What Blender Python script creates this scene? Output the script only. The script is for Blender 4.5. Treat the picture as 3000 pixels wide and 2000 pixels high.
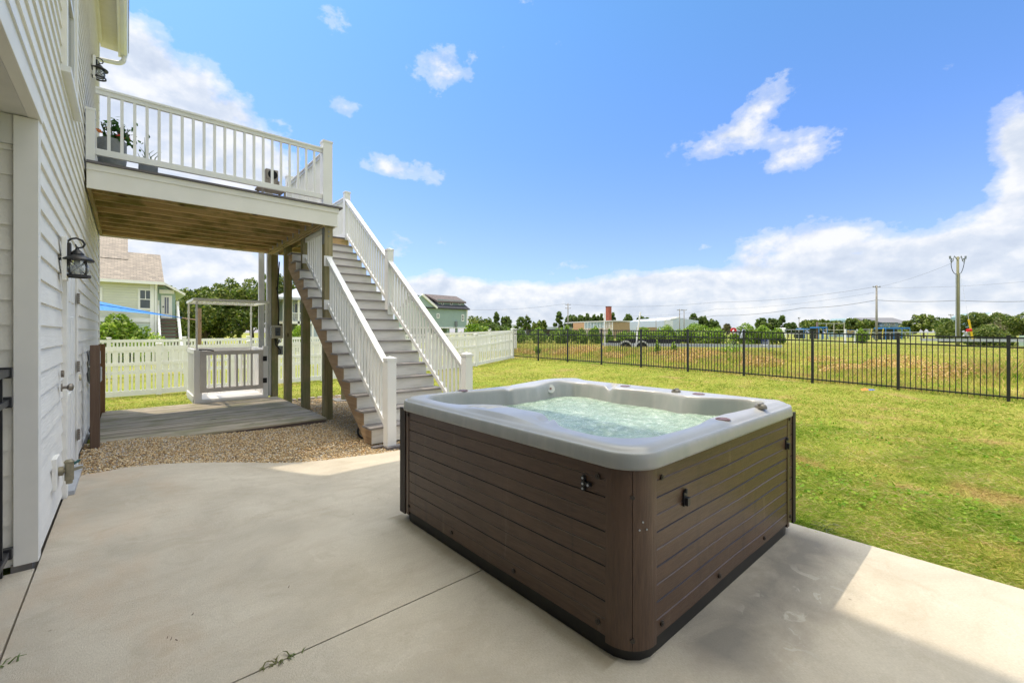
import bpy, math, random
import numpy as np
from mathutils import Vector, Matrix
for o in list(bpy.data.objects): bpy.data.objects.remove(o)
sc = bpy.context.scene; COL = sc.collection
R = math.radians; random.seed(7); RNG = np.random.default_rng(11)

# ------------------------------------------------------------------ camera
F, HOR, HC = 1280., 974., 1.40                    # focal length and horizon in photo pixels, eye height
YAW = math.atan((1500-372)/F); S, C = math.sin(YAW), math.cos(YAW)
cam = bpy.data.cameras.new('camera'); co = bpy.data.objects.new('camera', cam); COL.objects.link(co)
cam.sensor_width = 36; cam.lens = 36*F/3000; cam.shift_y = -(1000-HOR)/3000*1.0
cam.clip_start = .05; cam.clip_end = 5000
co.location = (0, 0, HC); co.rotation_euler = (R(90), 0, -YAW); sc.camera = co

# ------------------------------------------------------------------ light
SUN = Vector((-.22, .455, 1)).normalized()
EL = math.asin(SUN.z); AZ = math.atan2(SUN.x, SUN.y)
sl = bpy.data.lights.new('sun', 'SUN'); sl.energy = 2.0; sl.angle = R(.53); sl.color = (1, .87, .70)
so = bpy.data.objects.new('sun', sl); COL.objects.link(so); so.rotation_euler = (-SUN).to_track_quat('-Z', 'Y').to_euler()
so.location = (0, 0, 40)
vs = sc.view_settings; vs.view_transform = 'Standard'; vs.look = 'None'; vs.gamma = 1; vs.exposure = .80
sc.cycles.max_bounces = 10; sc.cycles.transparent_max_bounces = 12

# pixel of the photo (3000x2000) -> point of the place
def ray(px, py):
    a = (px-1500)/F; b = -(py-HOR)/F
    return (S+C*a, C-S*a, b)
def onz(px, py, z=0): r = ray(px, py); d = (z-HC)/r[2]; return Vector((r[0]*d, r[1]*d, z))
def onx(px, py, x): r = ray(px, py); d = x/r[0]; return Vector((x, r[1]*d, HC+r[2]*d))
def ony(px, py, y): r = ray(px, py); d = y/r[1]; return Vector((r[0]*d, y, HC+r[2]*d))
def ond(px, py, d): r = ray(px, py); return Vector((r[0]*d, r[1]*d, HC+r[2]*d))

# ------------------------------------------------------------------ node helpers
class NT:
    def __init__(s, nt): s.nt = nt; s.n = nt.nodes; s.l = nt.links
    def add(s, t, **k):
        n = s.n.new(t)
        for a, b in k.items(): setattr(n, a, b)
        return n
    def link(s, a, b): s.l.new(a, b)
    def val(s, sock, v):
        if hasattr(v, 'links'): s.link(v, sock)
        else: sock.default_value = v
    def math(s, op, a, b=0., c=0., clamp=False):
        n = s.add('ShaderNodeMath', operation=op, use_clamp=clamp)
        s.val(n.inputs[0], a); s.val(n.inputs[1], b); s.val(n.inputs[2], c); return n.outputs[0]
    def mix(s, f, a, b, t='MIX'):
        n = s.add('ShaderNodeMix', data_type='RGBA', blend_type=t); n.clamp_factor = True
        s.val(n.inputs[0], f); s.val(n.inputs[6], a); s.val(n.inputs[7], b); return n.outputs[2]
    def noise(s, vec, scale, detail=4., rough=.55, dist=0.):
        n = s.add('ShaderNodeTexNoise'); n.inputs['Scale'].default_value = scale; n.inputs['Detail'].default_value = detail
        n.inputs['Roughness'].default_value = rough; n.inputs['Distortion'].default_value = dist
        if vec is not None: s.link(vec, n.inputs['Vector'])
        return n.outputs['Fac']
    def ramp(s, f, stops, interp='LINEAR'):
        n = s.add('ShaderNodeValToRGB'); cr = n.color_ramp; cr.interpolation = interp
        while len(cr.elements) < len(stops): cr.elements.new(.5)
        for e, (p, c) in zip(cr.elements, stops):
            e.position = p; e.color = (c, c, c, 1) if not hasattr(c, '__len__') else (*c[:3], 1)
        s.link(f, n.inputs[0]); return n.outputs[0]
    def pos(s, sc_=(1, 1, 1)):
        g = s.add('ShaderNodeNewGeometry')
        if sc_ == (1, 1, 1): return g.outputs['Position']
        m = s.add('ShaderNodeVectorMath', operation='MULTIPLY'); s.link(g.outputs['Position'], m.inputs[0]); m.inputs[1].default_value = sc_
        return m.outputs[0]
    def sep(s, v):
        n = s.add('ShaderNodeSeparateXYZ'); s.link(v, n.inputs[0]); return n.outputs
    def bump(s, h, strength=.3, dist=.01):
        n = s.add('ShaderNodeBump'); n.inputs['Strength'].default_value = strength; n.inputs['Distance'].default_value = dist
        s.link(h, n.inputs['Height']); return n.outputs[0]
def c4(c): return (*c[:3], 1)
def new_mat(name):
    m = bpy.data.materials.new(name); m.use_nodes = True; t = NT(m.node_tree)
    b = t.n['Principled BSDF']; return m, t, b
MATS = {}
def mat(name, col, col2=None, rough=.6, scale=6, stretch=(1, 1, 1), bump=0., bscale=80, bstretch=None, metal=0., spec=.5, lo=.35, hi=.65, coat=0, detail=5):
    if name in MATS: return MATS[name]
    m, t, b = new_mat(name)
    b.inputs['Roughness'].default_value = rough; b.inputs['Metallic'].default_value = metal
    b.inputs['Specular IOR Level'].default_value = spec; b.inputs['Coat Weight'].default_value = coat
    if col2 is None: col2 = tuple(x*.86 for x in col)
    f = t.noise(t.pos(stretch), scale, detail)
    t.link(t.ramp(f, [(lo, col), (hi, col2)]), b.inputs['Base Color'])
    if bump:
        t.link(t.bump(t.noise(t.pos(bstretch or stretch), bscale, 4), bump, .01), b.inputs['Normal'])
    MATS[name] = m; return m

def wood_mat(name, c1, c2, c3, axis=2, green=None, rough=.75):
    if name in MATS: return MATS[name]
    m, t, b = new_mat(name); b.inputs['Roughness'].default_value = rough; b.inputs['Specular IOR Level'].default_value = .25
    st = [26, 26, 26]; st[axis] = 1.3
    g = t.noise(t.pos(tuple(st)), 1.0, 8, .65, .6)
    st2 = [3, 3, 3]; st2[axis] = .5
    g2 = t.noise(t.pos(tuple(st2)), 1.0, 3)
    col = t.ramp(g, [(.28, c1), (.5, c2), (.72, c3)])
    col = t.mix(t.ramp(g2, [(.3, 0.), (.75, .6)]), col, c4(tuple(x*.62 for x in c2)))
    if green:
        st3 = [5, 5, 5]; st3[axis] = 3
        gn = t.ramp(t.noise(t.pos(tuple(st3)), .7, 5, .6), [(.46, 0.), (.62, .75)])
        col = t.mix(gn, col, c4(green))
    # knots
    v = t.add('ShaderNodeTexVoronoi'); v.inputs['Scale'].default_value = 1.0
    st4 = [5, 5, 5]; st4[axis] = 1.6; t.link(t.pos(tuple(st4)), v.inputs['Vector'])
    k = t.ramp(v.outputs['Distance'], [(.045, 1.), (.1, 0.)])
    col = t.mix(k, col, c4(tuple(x*.3 for x in c1)))
    gi = t.add('ShaderNodeNewGeometry'); col = t.mix(1., col, t.ramp(gi.outputs['Random Per Island'], [(0., .72), (1., 1.12)]), 'MULTIPLY')
    t.link(col, b.inputs['Base Color']); t.link(t.bump(g, .35, .006), b.inputs['Normal'])
    MATS[name] = m; return m

# ------------------------------------------------------------------ object helpers
def tag(o, label=None, cat=None, group=None, kind=None):
    if label: o['label'] = label
    if cat: o['category'] = cat
    if group: o['group'] = group
    if kind: o['kind'] = kind
    return o
def root(name, loc, label, cat, group=None):
    o = bpy.data.objects.new(name, None); COL.objects.link(o); o.location = loc; o.empty_display_size = .2
    return tag(o, label, cat, group)
def wloc(o):
    v = Vector((0, 0, 0))
    while o is not None: v += o.location; o = o.parent
    return v
def finish(me, name, m, parent=None, smooth=False, bevel=0.):
    if m is not None: me.materials.append(m)
    if smooth:
        me.polygons.foreach_set('use_smooth', [True]*len(me.polygons))
        if smooth is not True: me.set_sharp_from_angle(angle=R(smooth))
    o = bpy.data.objects.new(name, me); COL.objects.link(o)
    if parent is not None: o.parent = parent
    if bevel:
        b = o.modifiers.new('bevel', 'BEVEL'); b.width = bevel; b.segments = 2; b.limit_method = 'ANGLE'; b.angle_limit = R(40)
        me.polygons.foreach_set('use_smooth', [True]*len(me.polygons)); b.harden_normals = True
    return o
class MB:
    def __init__(s): s.v = []; s.f = []
    def add(s, vs, fs):
        n = len(s.v); s.v += [tuple(v) for v in vs]; s.f += [tuple(i+n for i in f) for f in fs]; return s
    def box(s, x0, x1, y0, y1, z0, z1):
        return s.add([(x0,y0,z0),(x1,y0,z0),(x1,y1,z0),(x0,y1,z0),(x0,y0,z1),(x1,y0,z1),(x1,y1,z1),(x0,y1,z1)],
                     [(0,3,2,1),(4,5,6,7),(0,1,5,4),(1,2,6,5),(2,3,7,6),(3,0,4,7)])
    def beam(s, a, b, w, h, up=(0, 0, 1)):
        a = Vector(a); b = Vector(b); d = (b-a).normalized(); u = Vector(up)
        r = d.cross(u)
        if r.length < 1e-4: u = Vector((0, 1, 0)); r = d.cross(u)
        r.normalize(); u = r.cross(d).normalized(); r = r*w/2; u = u*h/2
        P = [a-r-u, a+r-u, a+r+u, a-r+u, b-r-u, b+r-u, b+r+u, b-r+u]
        return s.add(P, [(3,2,1,0),(4,5,6,7),(0,1,5,4),(1,2,6,5),(2,3,7,6),(3,0,4,7)])
    def vbeam(s, a, b, w, h):                       # sheared beam: ends stay vertical, h measured vertically
        a = Vector(a); b = Vector(b); d = Vector((b.x-a.x, b.y-a.y, 0)).normalized(); r = Vector((d.y, -d.x, 0))*w/2; u = Vector((0, 0, h/2))
        P = [a-r-u, a+r-u, a+r+u, a-r+u, b-r-u, b+r-u, b+r+u, b-r+u]
        return s.add(P, [(3,2,1,0),(4,5,6,7),(0,1,5,4),(1,2,6,5),(2,3,7,6),(3,0,4,7)])
    def tube(s, pts, r, n=8, cap=True):
        pts = [Vector(p) for p in pts]; rs = r if hasattr(r, '__len__') else [r]*len(pts)
        base = len(s.v); prev = None
        for i, p in enumerate(pts):
            d = (pts[min(i+1, len(pts)-1)]-pts[max(i-1, 0)]).normalized()
            u = Vector((0, 0, 1)) if abs(d.z) < .95 else Vector((1, 0, 0))
            if prev is not None: u = prev
            x = d.cross(u).normalized(); y = x.cross(d).normalized(); prev = y
            for k in range(n):
                a = 2*math.pi*k/n; s.v.append(tuple(p+(x*math.cos(a)+y*math.sin(a))*rs[i]))
        for i in range(len(pts)-1):
            for k in range(n):
                a = base+i*n+k; b = base+i*n+(k+1) % n
                s.f.append((a, a+n, b+n, b))
        if cap:
            s.f.append(tuple(base+k for k in range(n))); e = base+(len(pts)-1)*n
            s.f.append(tuple(e+k for k in reversed(range(n))))
        return s
    def lathe(s, prof, c, n=20):
        base = len(s.v); c = Vector(c)
        for r, z in prof:
            for k in range(n):
                a = 2*math.pi*k/n; s.v.append((c.x+r*math.cos(a), c.y+r*math.sin(a), c.z+z))
        for i in range(len(prof)-1):
            for k in range(n):
                a = base+i*n+k; b = base+i*n+(k+1) % n
                s.f.append((a, b, b+n, a+n))
        s.f.append(tuple(base+k for k in reversed(range(n)))); e = base+(len(prof)-1)*n; s.f.append(tuple(e+k for k in range(n)))
        return s
    def extrude(s, poly, vec):                       # closed planar polygon swept along vec
        n = len(poly); vec = Vector(vec); P = [Vector(p) for p in poly]
        return s.add(P+[p+vec for p in P], [tuple(reversed(range(n))), tuple(range(n, 2*n))]+[(i, (i+1) % n, n+(i+1) % n, n+i) for i in range(n)])
    def disc(s, c, nrm, r, h=.004, n=16):
        c = Vector(c); nrm = Vector(nrm).normalized(); return s.tube([c, c+nrm*h], r, n)
    def build(s, name, m, parent=None, smooth=False, bevel=0., label=None):
        o0 = wloc(parent) if parent is not None else Vector((0, 0, 0))
        me = bpy.data.meshes.new(name); me.from_pydata([(v[0]-o0.x, v[1]-o0.y, v[2]-o0.z) for v in s.v], [], s.f); me.update()
        import bmesh
        bm = bmesh.new(); bm.from_mesh(me); bmesh.ops.recalc_face_normals(bm, faces=bm.faces); bm.to_mesh(me); bm.free()
        o = finish(me, name, m, parent, smooth, bevel)
        if label: o['label'] = label
        return o
def mesh_np(name, V, Fc, m, parent=None, smooth=False):
    V = np.asarray(V, np.float32); Fc = np.asarray(Fc, np.int32); k = Fc.shape[1]
    if parent is not None: V = V-np.array(wloc(parent), np.float32)
    me = bpy.data.meshes.new(name); me.vertices.add(len(V)); me.vertices.foreach_set('co', V.ravel())
    me.loops.add(Fc.size); me.loops.foreach_set('vertex_index', Fc.ravel())
    me.polygons.add(len(Fc)); me.polygons.foreach_set('loop_start', np.arange(0, Fc.size, k, dtype=np.int32))
    me.update(calc_edges=True); me.validate()
    return finish(me, name, m, parent, smooth)
def copy_tree(o, parent=None):
    c = o.copy(); COL.objects.link(c); c.parent = parent
    for ch in list(o.children): copy_tree(ch, c)
    return c

# ------------------------------------------------------------------ world: sky and clouds
w = bpy.data.worlds.new('World'); sc.world = w; w.use_nodes = True; t = NT(w.node_tree)
bg = t.n['Background']
sky = t.add('ShaderNodeTexSky'); sky.sky_type = 'NISHITA'; sky.sun_disc = False; sky.sun_elevation = EL; sky.sun_rotation = AZ
sky.altitude = 0; sky.air_density = 1.0; sky.dust_density = .6; sky.ozone_density = 2.0
tc = t.add('ShaderNodeTexCoord'); D = tc.outputs['Generated']
nz = t.add('ShaderNodeVectorMath', operation='NORMALIZE'); t.link(D, nz.inputs[0]); D = nz.outputs[0]
X_, Y_, Z_ = t.sep(D)[:3]
az = t.math('ARCTAN2', X_, Y_); el = t.math('ARCSINE', Z_)
def azel(px, py):
    r = Vector(ray(px, py)).normalized(); return math.atan2(r.x, r.y), math.asin(r.z)
# warp the lookup so cloud edges billow
cmb = t.add('ShaderNodeCombineXYZ'); t.link(az, cmb.inputs[0]); t.link(t.math('MULTIPLY', el, 1.5), cmb.inputs[1])
P2 = cmb.outputs[0]
n1 = t.noise(P2, 6.5, 10, .58, .10); n2 = t.noise(P2, 21., 8, .62, .1)
fb = t.math('ADD', t.math('MULTIPLY', t.math('SUBTRACT', n1, .5), 1.5), t.math('MULTIPLY', t.math('SUBTRACT', n2, .5), 1.05))
# (px, py, half width, half height, strength, tilt)
BL = [(330,240,330,170,1.25,-.42),(560,380,240,170,1.0,-.5),(420,600,420,130,.7,-.15),(760,470,130,90,.45,-.3),(960,500,0,0,0,0),
      (1290,200,110,70,.66,-.1),(985,50,65,50,.5,0),(1010,315,70,40,.5,0),(1120,485,160,38,.6,.0),(1060,430,80,25,.35,0),(1180,510,90,30,.2,0),
      (2230,310,120,60,.62,.55),(2040,450,150,55,.55,.1),(2340,450,110,60,.50,.4),(2180,400,90,50,.3,0),(1530,0,60,30,.25,0),
      (3010,400,100,90,1.0,.5),(3030,560,130,150,.95,0),(2980,720,160,120,.6,0),(2680,770,330,85,.95,.08),(2430,690,120,60,.65,0),(2250,720,110,55,.55,0),(2070,830,230,45,.5,.1),
      (2060,725,50,22,.35,0),(1850,855,240,50,.9,.12),(2400,885,850,95,1.1,0),(1700,925,400,50,.9,0),(1340,880,250,55,1.0,0),(1300,825,90,25,.5,0),
      (1490,880,140,45,.6,.1),(1160,720,50,40,.5,0),(1330,740,45,60,.3,-.5),(1690,775,45,18,.32,0),(600,790,380,80,.85,0),(640,730,120,40,.5,0),(800,900,700,70,.75,0),
      (-500,400,600,400,.8,0),(4400,850,700,120,.8,0)]
acc = None
for (px, py, hw, hh, st, ti) in BL:
    if hw == 0: continue
    a0, e0 = azel(px, py); a1, _ = azel(px+hw*.5, py); a2, _ = azel(px-hw*.5, py); ra = abs(a1-a2) or .1
    _, e1 = azel(px, py-hh*.5); _, e2 = azel(px, py+hh*.5); re = abs(e1-e2)
    da = t.math('SUBTRACT', az, a0); de = t.math('SUBTRACT', el, e0)
    u = t.math('ADD', t.math('MULTIPLY', da, math.cos(ti)), t.math('MULTIPLY', de, math.sin(ti)))
    v = t.math('SUBTRACT', t.math('MULTIPLY', de, math.cos(ti)), t.math('MULTIPLY', da, math.sin(ti)))
    u = t.math('MULTIPLY', u, 1/ra); v = t.math('MULTIPLY', v, 1/re)
    rr = t.math('ADD', t.math('MULTIPLY', u, u), t.math('MULTIPLY', v, v))
    g = t.math('MULTIPLY', t.math('EXPONENT', t.math('MULTIPLY', rr, -1.0)), st)
    acc = g if acc is None else t.math('ADD', acc, g)
for (a0, e0, ra, re, st) in [(2.75,.35,.7,.45,1.3),(-2.6,.75,.8,.5,1.0),(-1.6,.5,.7,.4,.9)]:  # unseen clouds added behind and beside the viewpoint to fill the shade
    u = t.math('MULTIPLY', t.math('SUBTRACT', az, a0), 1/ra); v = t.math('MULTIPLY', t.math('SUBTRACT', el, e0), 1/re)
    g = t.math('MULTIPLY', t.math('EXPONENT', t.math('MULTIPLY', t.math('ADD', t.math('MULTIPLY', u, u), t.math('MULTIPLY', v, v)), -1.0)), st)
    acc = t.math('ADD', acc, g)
cap = t.ramp(el, [(.80, 0.), (1.0, 1.)], 'EASE'); acc = t.math('ADD', acc, t.math('MULTIPLY', cap, 1.3))  # overhead cloud cap, added out of view as fill light
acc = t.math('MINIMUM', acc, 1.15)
dens = t.math('ADD', t.math('MULTIPLY', acc, 1.15), t.math('MULTIPLY', fb, 1.0))
cover = t.ramp(dens, [(.34, 0.), (.52, .36), (.95, 1.)], 'EASE')
cover = t.math('MULTIPLY', cover, .93)
# cloud shade: bright crowns, blue-grey undersides
off = t.add('ShaderNodeVectorMath', operation='ADD'); t.link(P2, off.inputs[0]); off.inputs[1].default_value = (-.010, .030, 0)
n3 = t.noise(off.outputs[0], 6.5, 10, .58, .10)
lit = t.math('ADD', t.math('MULTIPLY', t.math('SUBTRACT', n1, n3), 3.2), .74)
lit = t.math('SUBTRACT', lit, t.math('MULTIPLY', t.math('SUBTRACT', dens, .8), .30), clamp=True)
ccol = t.ramp(lit, [(.05, (.60, .67, .79)), (.5, (.74, .80, .89)), (.95, (1.0, 1.0, 1.0))])
hsv = t.add('ShaderNodeHueSaturation'); hsv.inputs['Saturation'].default_value = 1.0
skc = t.mix(1., sky.outputs[0], t.ramp(el, [(0., (.56,.58,.80)), (.2, (.58,.63,.90)), (.38, (.53,.69,.95)), (.62, (.53,.80,.97))]), 'MULTIPLY'); t.link(skc, hsv.inputs['Color'])
back = t.math('MULTIPLY', t.ramp(el, [(.75, 0.), (1.0, 1.)]), 15.)  # extra radiance added to the unseen overhead clouds to lift the shade
back = t.math('MAXIMUM', back, t.math('MULTIPLY', t.ramp(t.math('ABSOLUTE', t.math('SUBTRACT', az, YAW)), [(1.15, 0.), (1.6, 1.)]), 11.))  # same added boost for clouds to the sides and behind
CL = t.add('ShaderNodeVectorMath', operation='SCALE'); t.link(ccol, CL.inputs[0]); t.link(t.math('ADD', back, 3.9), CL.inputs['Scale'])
warm = t.mix(t.math('MULTIPLY', back, .08, clamp=True), CL.outputs[0], t.mix(1., CL.outputs[0], (1.05, .98, .84, 1), 'MULTIPLY'))  # boosted clouds tinted warm so the added fill is less blue
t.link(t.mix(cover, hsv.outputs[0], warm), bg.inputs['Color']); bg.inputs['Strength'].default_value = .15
# ------------------------------------------------------------------ materials
siding = mat('painted_lap_siding', (.83,.81,.75), (.78,.76,.70), rough=.58, scale=2.5, bump=.35, bscale=1.0, bstretch=(60, 7, 70), spec=.3)
trim = mat('painted_trim', (.82,.80,.745), (.77,.755,.70), rough=.6, scale=3, bump=.06, bscale=240, spec=.3)
stucco = mat('textured_trim', (.70,.69,.64), (.64,.63,.585), rough=.8, scale=4, bump=.35, bscale=420, spec=.2)
vinyl = mat('white_vinyl', (.80,.80,.785), (.74,.74,.72), rough=.42, scale=1.5, spec=.4)
vinyl_old = mat('white_vinyl_fence', (.86,.85,.83), (.82,.81,.78), rough=.5, scale=1.3, spec=.35)
comp = mat('grey_composite_decking', (.115,.105,.11), (.16,.148,.15), rough=.6, scale=2, stretch=(1.2, 30, 30), bump=.2, bscale=3, spec=.3)
comp2 = mat('weathered_stair_tread', (.20,.185,.18), (.29,.27,.26), rough=.65, scale=2, stretch=(1.2, 30, 30), bump=.2, bscale=3, spec=.25)
riserm = mat('painted_riser', (.76,.735,.68), (.60,.58,.52), rough=.6, scale=3.2, stretch=(1, 4, 6), lo=.45, hi=.8, spec=.3)
black = mat('black_powder_coat', (.012,.013,.016), (.02,.021,.024), rough=.38, scale=8, spec=.5)
bronze = mat('weathered_black_iron', (.014,.018,.022), (.035,.028,.024), rough=.42, scale=18, spec=.6, metal=.4)
steel = mat('aged_steel', (.30,.28,.25), (.20,.17,.14), rough=.38, scale=30, metal=.8)
galv = mat('galvanised_steel', (.50,.52,.54), (.40,.42,.45), rough=.45, scale=5, metal=.35)
grey_pl = mat('grey_plastic', (.20,.22,.23), (.15,.165,.175), rough=.5, scale=6)
dark_hole = mat('dark_void', (.004,.004,.004), (.006,.006,.006), rough=.9)
brass = mat('old_brass', (.34,.30,.20), (.22,.20,.14), rough=.5, scale=20, metal=.5)
green_pl = mat('green_handle', (.03,.14,.13), (.02,.10,.10), rough=.45)
rubber = mat('black_rubber', (.010,.010,.011), (.02,.02,.02), rough=.8)
treated = {a: wood_mat('treated_post_'+'xyz'[a], (.19,.15,.08), (.33,.28,.155), (.46,.40,.24), a, green=(.19,.21,.085)) for a in (0, 2)}
joist_m = wood_mat('joist_wood', (.44,.27,.12), (.66,.46,.22), (.76,.58,.32), 0, green=(.17,.17,.03))
joist_y = wood_mat('joist_wood_lengthwise', (.30,.20,.09), (.44,.33,.17), (.56,.44,.26), 1, green=(.26,.24,.09))
string_m = wood_mat('stringer_wood', (.28,.18,.10), (.46,.31,.18), (.58,.42,.27), 1)
grey_wood = wood_mat('weathered_decking', (.34,.29,.21), (.53,.46,.35), (.66,.58,.45), 0, green=(.30,.29,.16))
stub_m = wood_mat('brown_post_wood', (.10,.062,.042), (.165,.108,.075), (.22,.155,.11), 2)
stub_l = wood_mat('fresh_post_wood', (.20,.11,.05), (.30,.17,.08), (.38,.23,.12), 2)

def glass_mat(name, tint=(.9,.93,.92), rough=.03, alpha=.75):
    m, t, b = new_mat(name); b.inputs['Base Color'].default_value = c4(tint); b.inputs['Roughness'].default_value = rough
    b.inputs['Transmission Weight'].default_value = alpha; b.inputs['IOR'].default_value = 1.3
    return m
clear_glass = glass_mat('seeded_glass')
win_glass = mat('window_glass', (.045,.06,.065), (.10,.12,.12), rough=.06, scale=.7, spec=.8)

# ------------------------------------------------------------------ terrain
CP = [(3.9,-3,-.05,1),(3.9,1,-.035,2),(3.9,4,-.05,2),(7,0,-.08,1),(7,5,-.05,1),(10,2,-.07,1),(14.5,-4,-.13,1),(14.5,0,-.115,2),(14.5,3,-.03,2),(14.5,6.8,.05,2),(14.5,10,.08,2),(14.5,13,.11,2),(14.5,16.5,.13,3),
      (12.3,16.4,-.17,3),(13.4,16.4,-.03,3),(9.9,16.4,-.25,2),(7.6,16.4,-.30,2),(5.3,16.4,-.335,2),(3.0,16.4,-.37,2),(.7,16.4,-.405,2),(-2,16.4,-.43,2),(10,11,-.09,1),(6,11,-.20,1),(8,13,-.2,1),
      (4.3,7,-.13,1),(4.2,10.6,-.22,2),(2,12,-.26,2),(-1,12,-.26,2),(1,14,-.34,2),(4,13.5,-.28,2),(0,9,-.15,2),(2.6,9,-.17,2),(0,6.5,-.07,2),(2.2,6.3,-.16,2),(1.2,5.6,-.17,3),(2.0,5.2,-.22,3),(2.9,5.3,-.24,3),(3.4,5.0,-.2,2),(3.2,6.2,-.17,2),(1.5,4.2,-.15,2),(0,2,-.06,3),(2,3,-.06,3),(2,0,-.06,3),(0,-3,-.06,3),(3.2,5,-.09,2),(-4,4,-.1,2),
      (-3,24,-.45,2),(5,24,-.42,2),(12,24,-.25,2),(20,24,-.0,2),(17,12,.10,2),(19,8,.06,2),(20,3,-.02,2),(22,16,.14,2),(26,10,.08,2),(30,30,-.1,2),(0,40,-.6,2),(-15,30,-.6,2),(20,50,-.4,2),(50,50,-.1,3),(60,10,-.12,3),(40,-10,-.12,3),(16,-6,-.1,2),(80,80,-.1,3),(30,18,.12,2)]
CPa = np.array(CP)
def gz(x, y):
    x = np.atleast_1d(np.asarray(x, float)); y = np.atleast_1d(np.asarray(y, float))
    num = np.zeros_like(x); den = np.zeros_like(x)
    for cx, cy, cz, wt in CPa:
        d2 = (x-cx)**2+(y-cy)**2+.15; wgt = wt/d2**2
        num += wgt*cz; den += wgt
    far = np.clip((np.hypot(x-20, y-20)-70)/60, 0, 1)
    z = num/den*(1-far)+(-.1)*far
    return z
def g1(x, y): return float(gz(x, y)[0])

def grass_ground():
    m, t, b = new_mat('grass_ground'); b.inputs['Roughness'].default_value = .95; b.inputs['Specular IOR Level'].default_value = .1
    p = t.pos(); sx = t.sep(p)
    big = t.noise(p, .32, 4, .55); mid = t.noise(p, 1.7, 5, .6); fine = t.noise(p, 60, 4, .7); fine2 = t.noise(p, 13, 5, .7)
    lawn = t.ramp(t.math('ADD', t.math('MULTIPLY', mid, .6), t.math('MULTIPLY', big, .4)), [(.34, (.21,.26,.035)), (.5, (.31,.32,.055)), (.62, (.39,.34,.09)), (.75, (.46,.33,.14))])
    lawn = t.mix(t.ramp(fine2, [(.42, 0.), (.62, .45)]), lawn, (.15,.22,.02,1))
    dirt = t.ramp(t.noise(p, .95, 6, .62, .4), [(.60, 0.), (.68, .75)])
    lawn = t.mix(t.math('MULTIPLY', dirt, t.ramp(fine2, [(.3, 1.), (.6, .35)])), lawn, (.42,.27,.15,1))
    fpos = t.pos((.55, 1, 1)); fb_ = t.noise(fpos, .30, 5, .6)
    field = t.ramp(fb_, [(.36, (.20,.28,.035)), (.48, (.34,.36,.06)), (.58, (.50,.42,.12)), (.68, (.52,.34,.18))])
    field = t.mix(t.ramp(fine2, [(.45, 0.), (.65, .5)]), field, (.15,.20,.03,1))
    field = t.mix(t.ramp(t.math('MULTIPLY', sx[0], .01), [(.25, 0.), (.6, .6)]), field, (.20,.22,.06,1))
    isf = t.ramp(t.math('MULTIPLY', t.math('SUBTRACT', sx[0], 14.0), 1.0, clamp=True), [(.45, 0.), (.55, 1.)])
    col = t.mix(isf, lawn, field)
    col = t.mix(t.ramp(fine, [(.3, 0.), (.7, .45)]), col, t.mix(1., col, (.45,.5,.4,1), 'MULTIPLY'))
    t.link(col, b.inputs['Base Color']); t.link(t.bump(fine, .8, .03), b.inputs['Normal']); return m
def axis_coords(segs):
    out = []
    for a, b, st in segs: out += list(np.arange(a, b, st))
    return np.array(out+[segs[-1][1]])
gx = axis_coords([(-1800,-300,300),(-300,-40,40),(-40,-6,4),(-6,16,.4),(16,40,1.5),(40,120,8),(120,400,40),(400,3000,400)])
gy = axis_coords([(-1800,-300,300),(-300,-40,40),(-40,-6,4),(-6,26,.4),(26,60,2),(60,140,8),(140,500,40),(500,3000,400)])
GX, GY = np.meshgrid(gx, gy, indexing='ij'); GZ = gz(GX.ravel(), GY.ravel())
V = np.stack([GX.ravel(), GY.ravel(), GZ], 1); ny = len(gy)
ii, jj = np.meshgrid(np.arange(len(gx)-1), np.arange(ny-1), indexing='ij'); a = (ii*ny+jj).ravel()
tag(mesh_np('ground', V, np.stack([a, a+ny, a+ny+1, a+1], 1), grass_ground(), smooth=True), kind='structure')

# ------------------------------------------------------------------ patio
XW = -.41
def pz(x, y):                                       # the slab falls gently towards the foot of the stairs
    f = min(max((y-3.4)/1.9, 0), 1)*min(max((x+.1)/1.6, 0), 1); return -.125*f*f*(3-2*f)
EDGE = [onz(222,1395,0)]+[onz(px, py, z) for px, py, z in [(300,1384,-.01),(350,1377,-.02),(450,1368,-.04),(520,1362,-.055),(600,1357,-.07),(680,1353,-.085),(750,1352,-.10),(830,1352,-.11),(900,1350,-.118),(960,1345,-.122),(1040,1336,-.125),(1120,1326,-.125)]]
EDGE += [Vector((2.75,5.22,-.125)), Vector((3.2,5.3,-.125)), Vector((3.9,5.3,-.125))]
def edge_y(x):
    for p, q in zip(EDGE, EDGE[1:]):
        if p.x <= x <= q.x: return p.y+(q.y-p.y)*(x-p.x)/(q.x-p.x)
    return EDGE[0].y if x < EDGE[0].x else EDGE[-1].y
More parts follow.
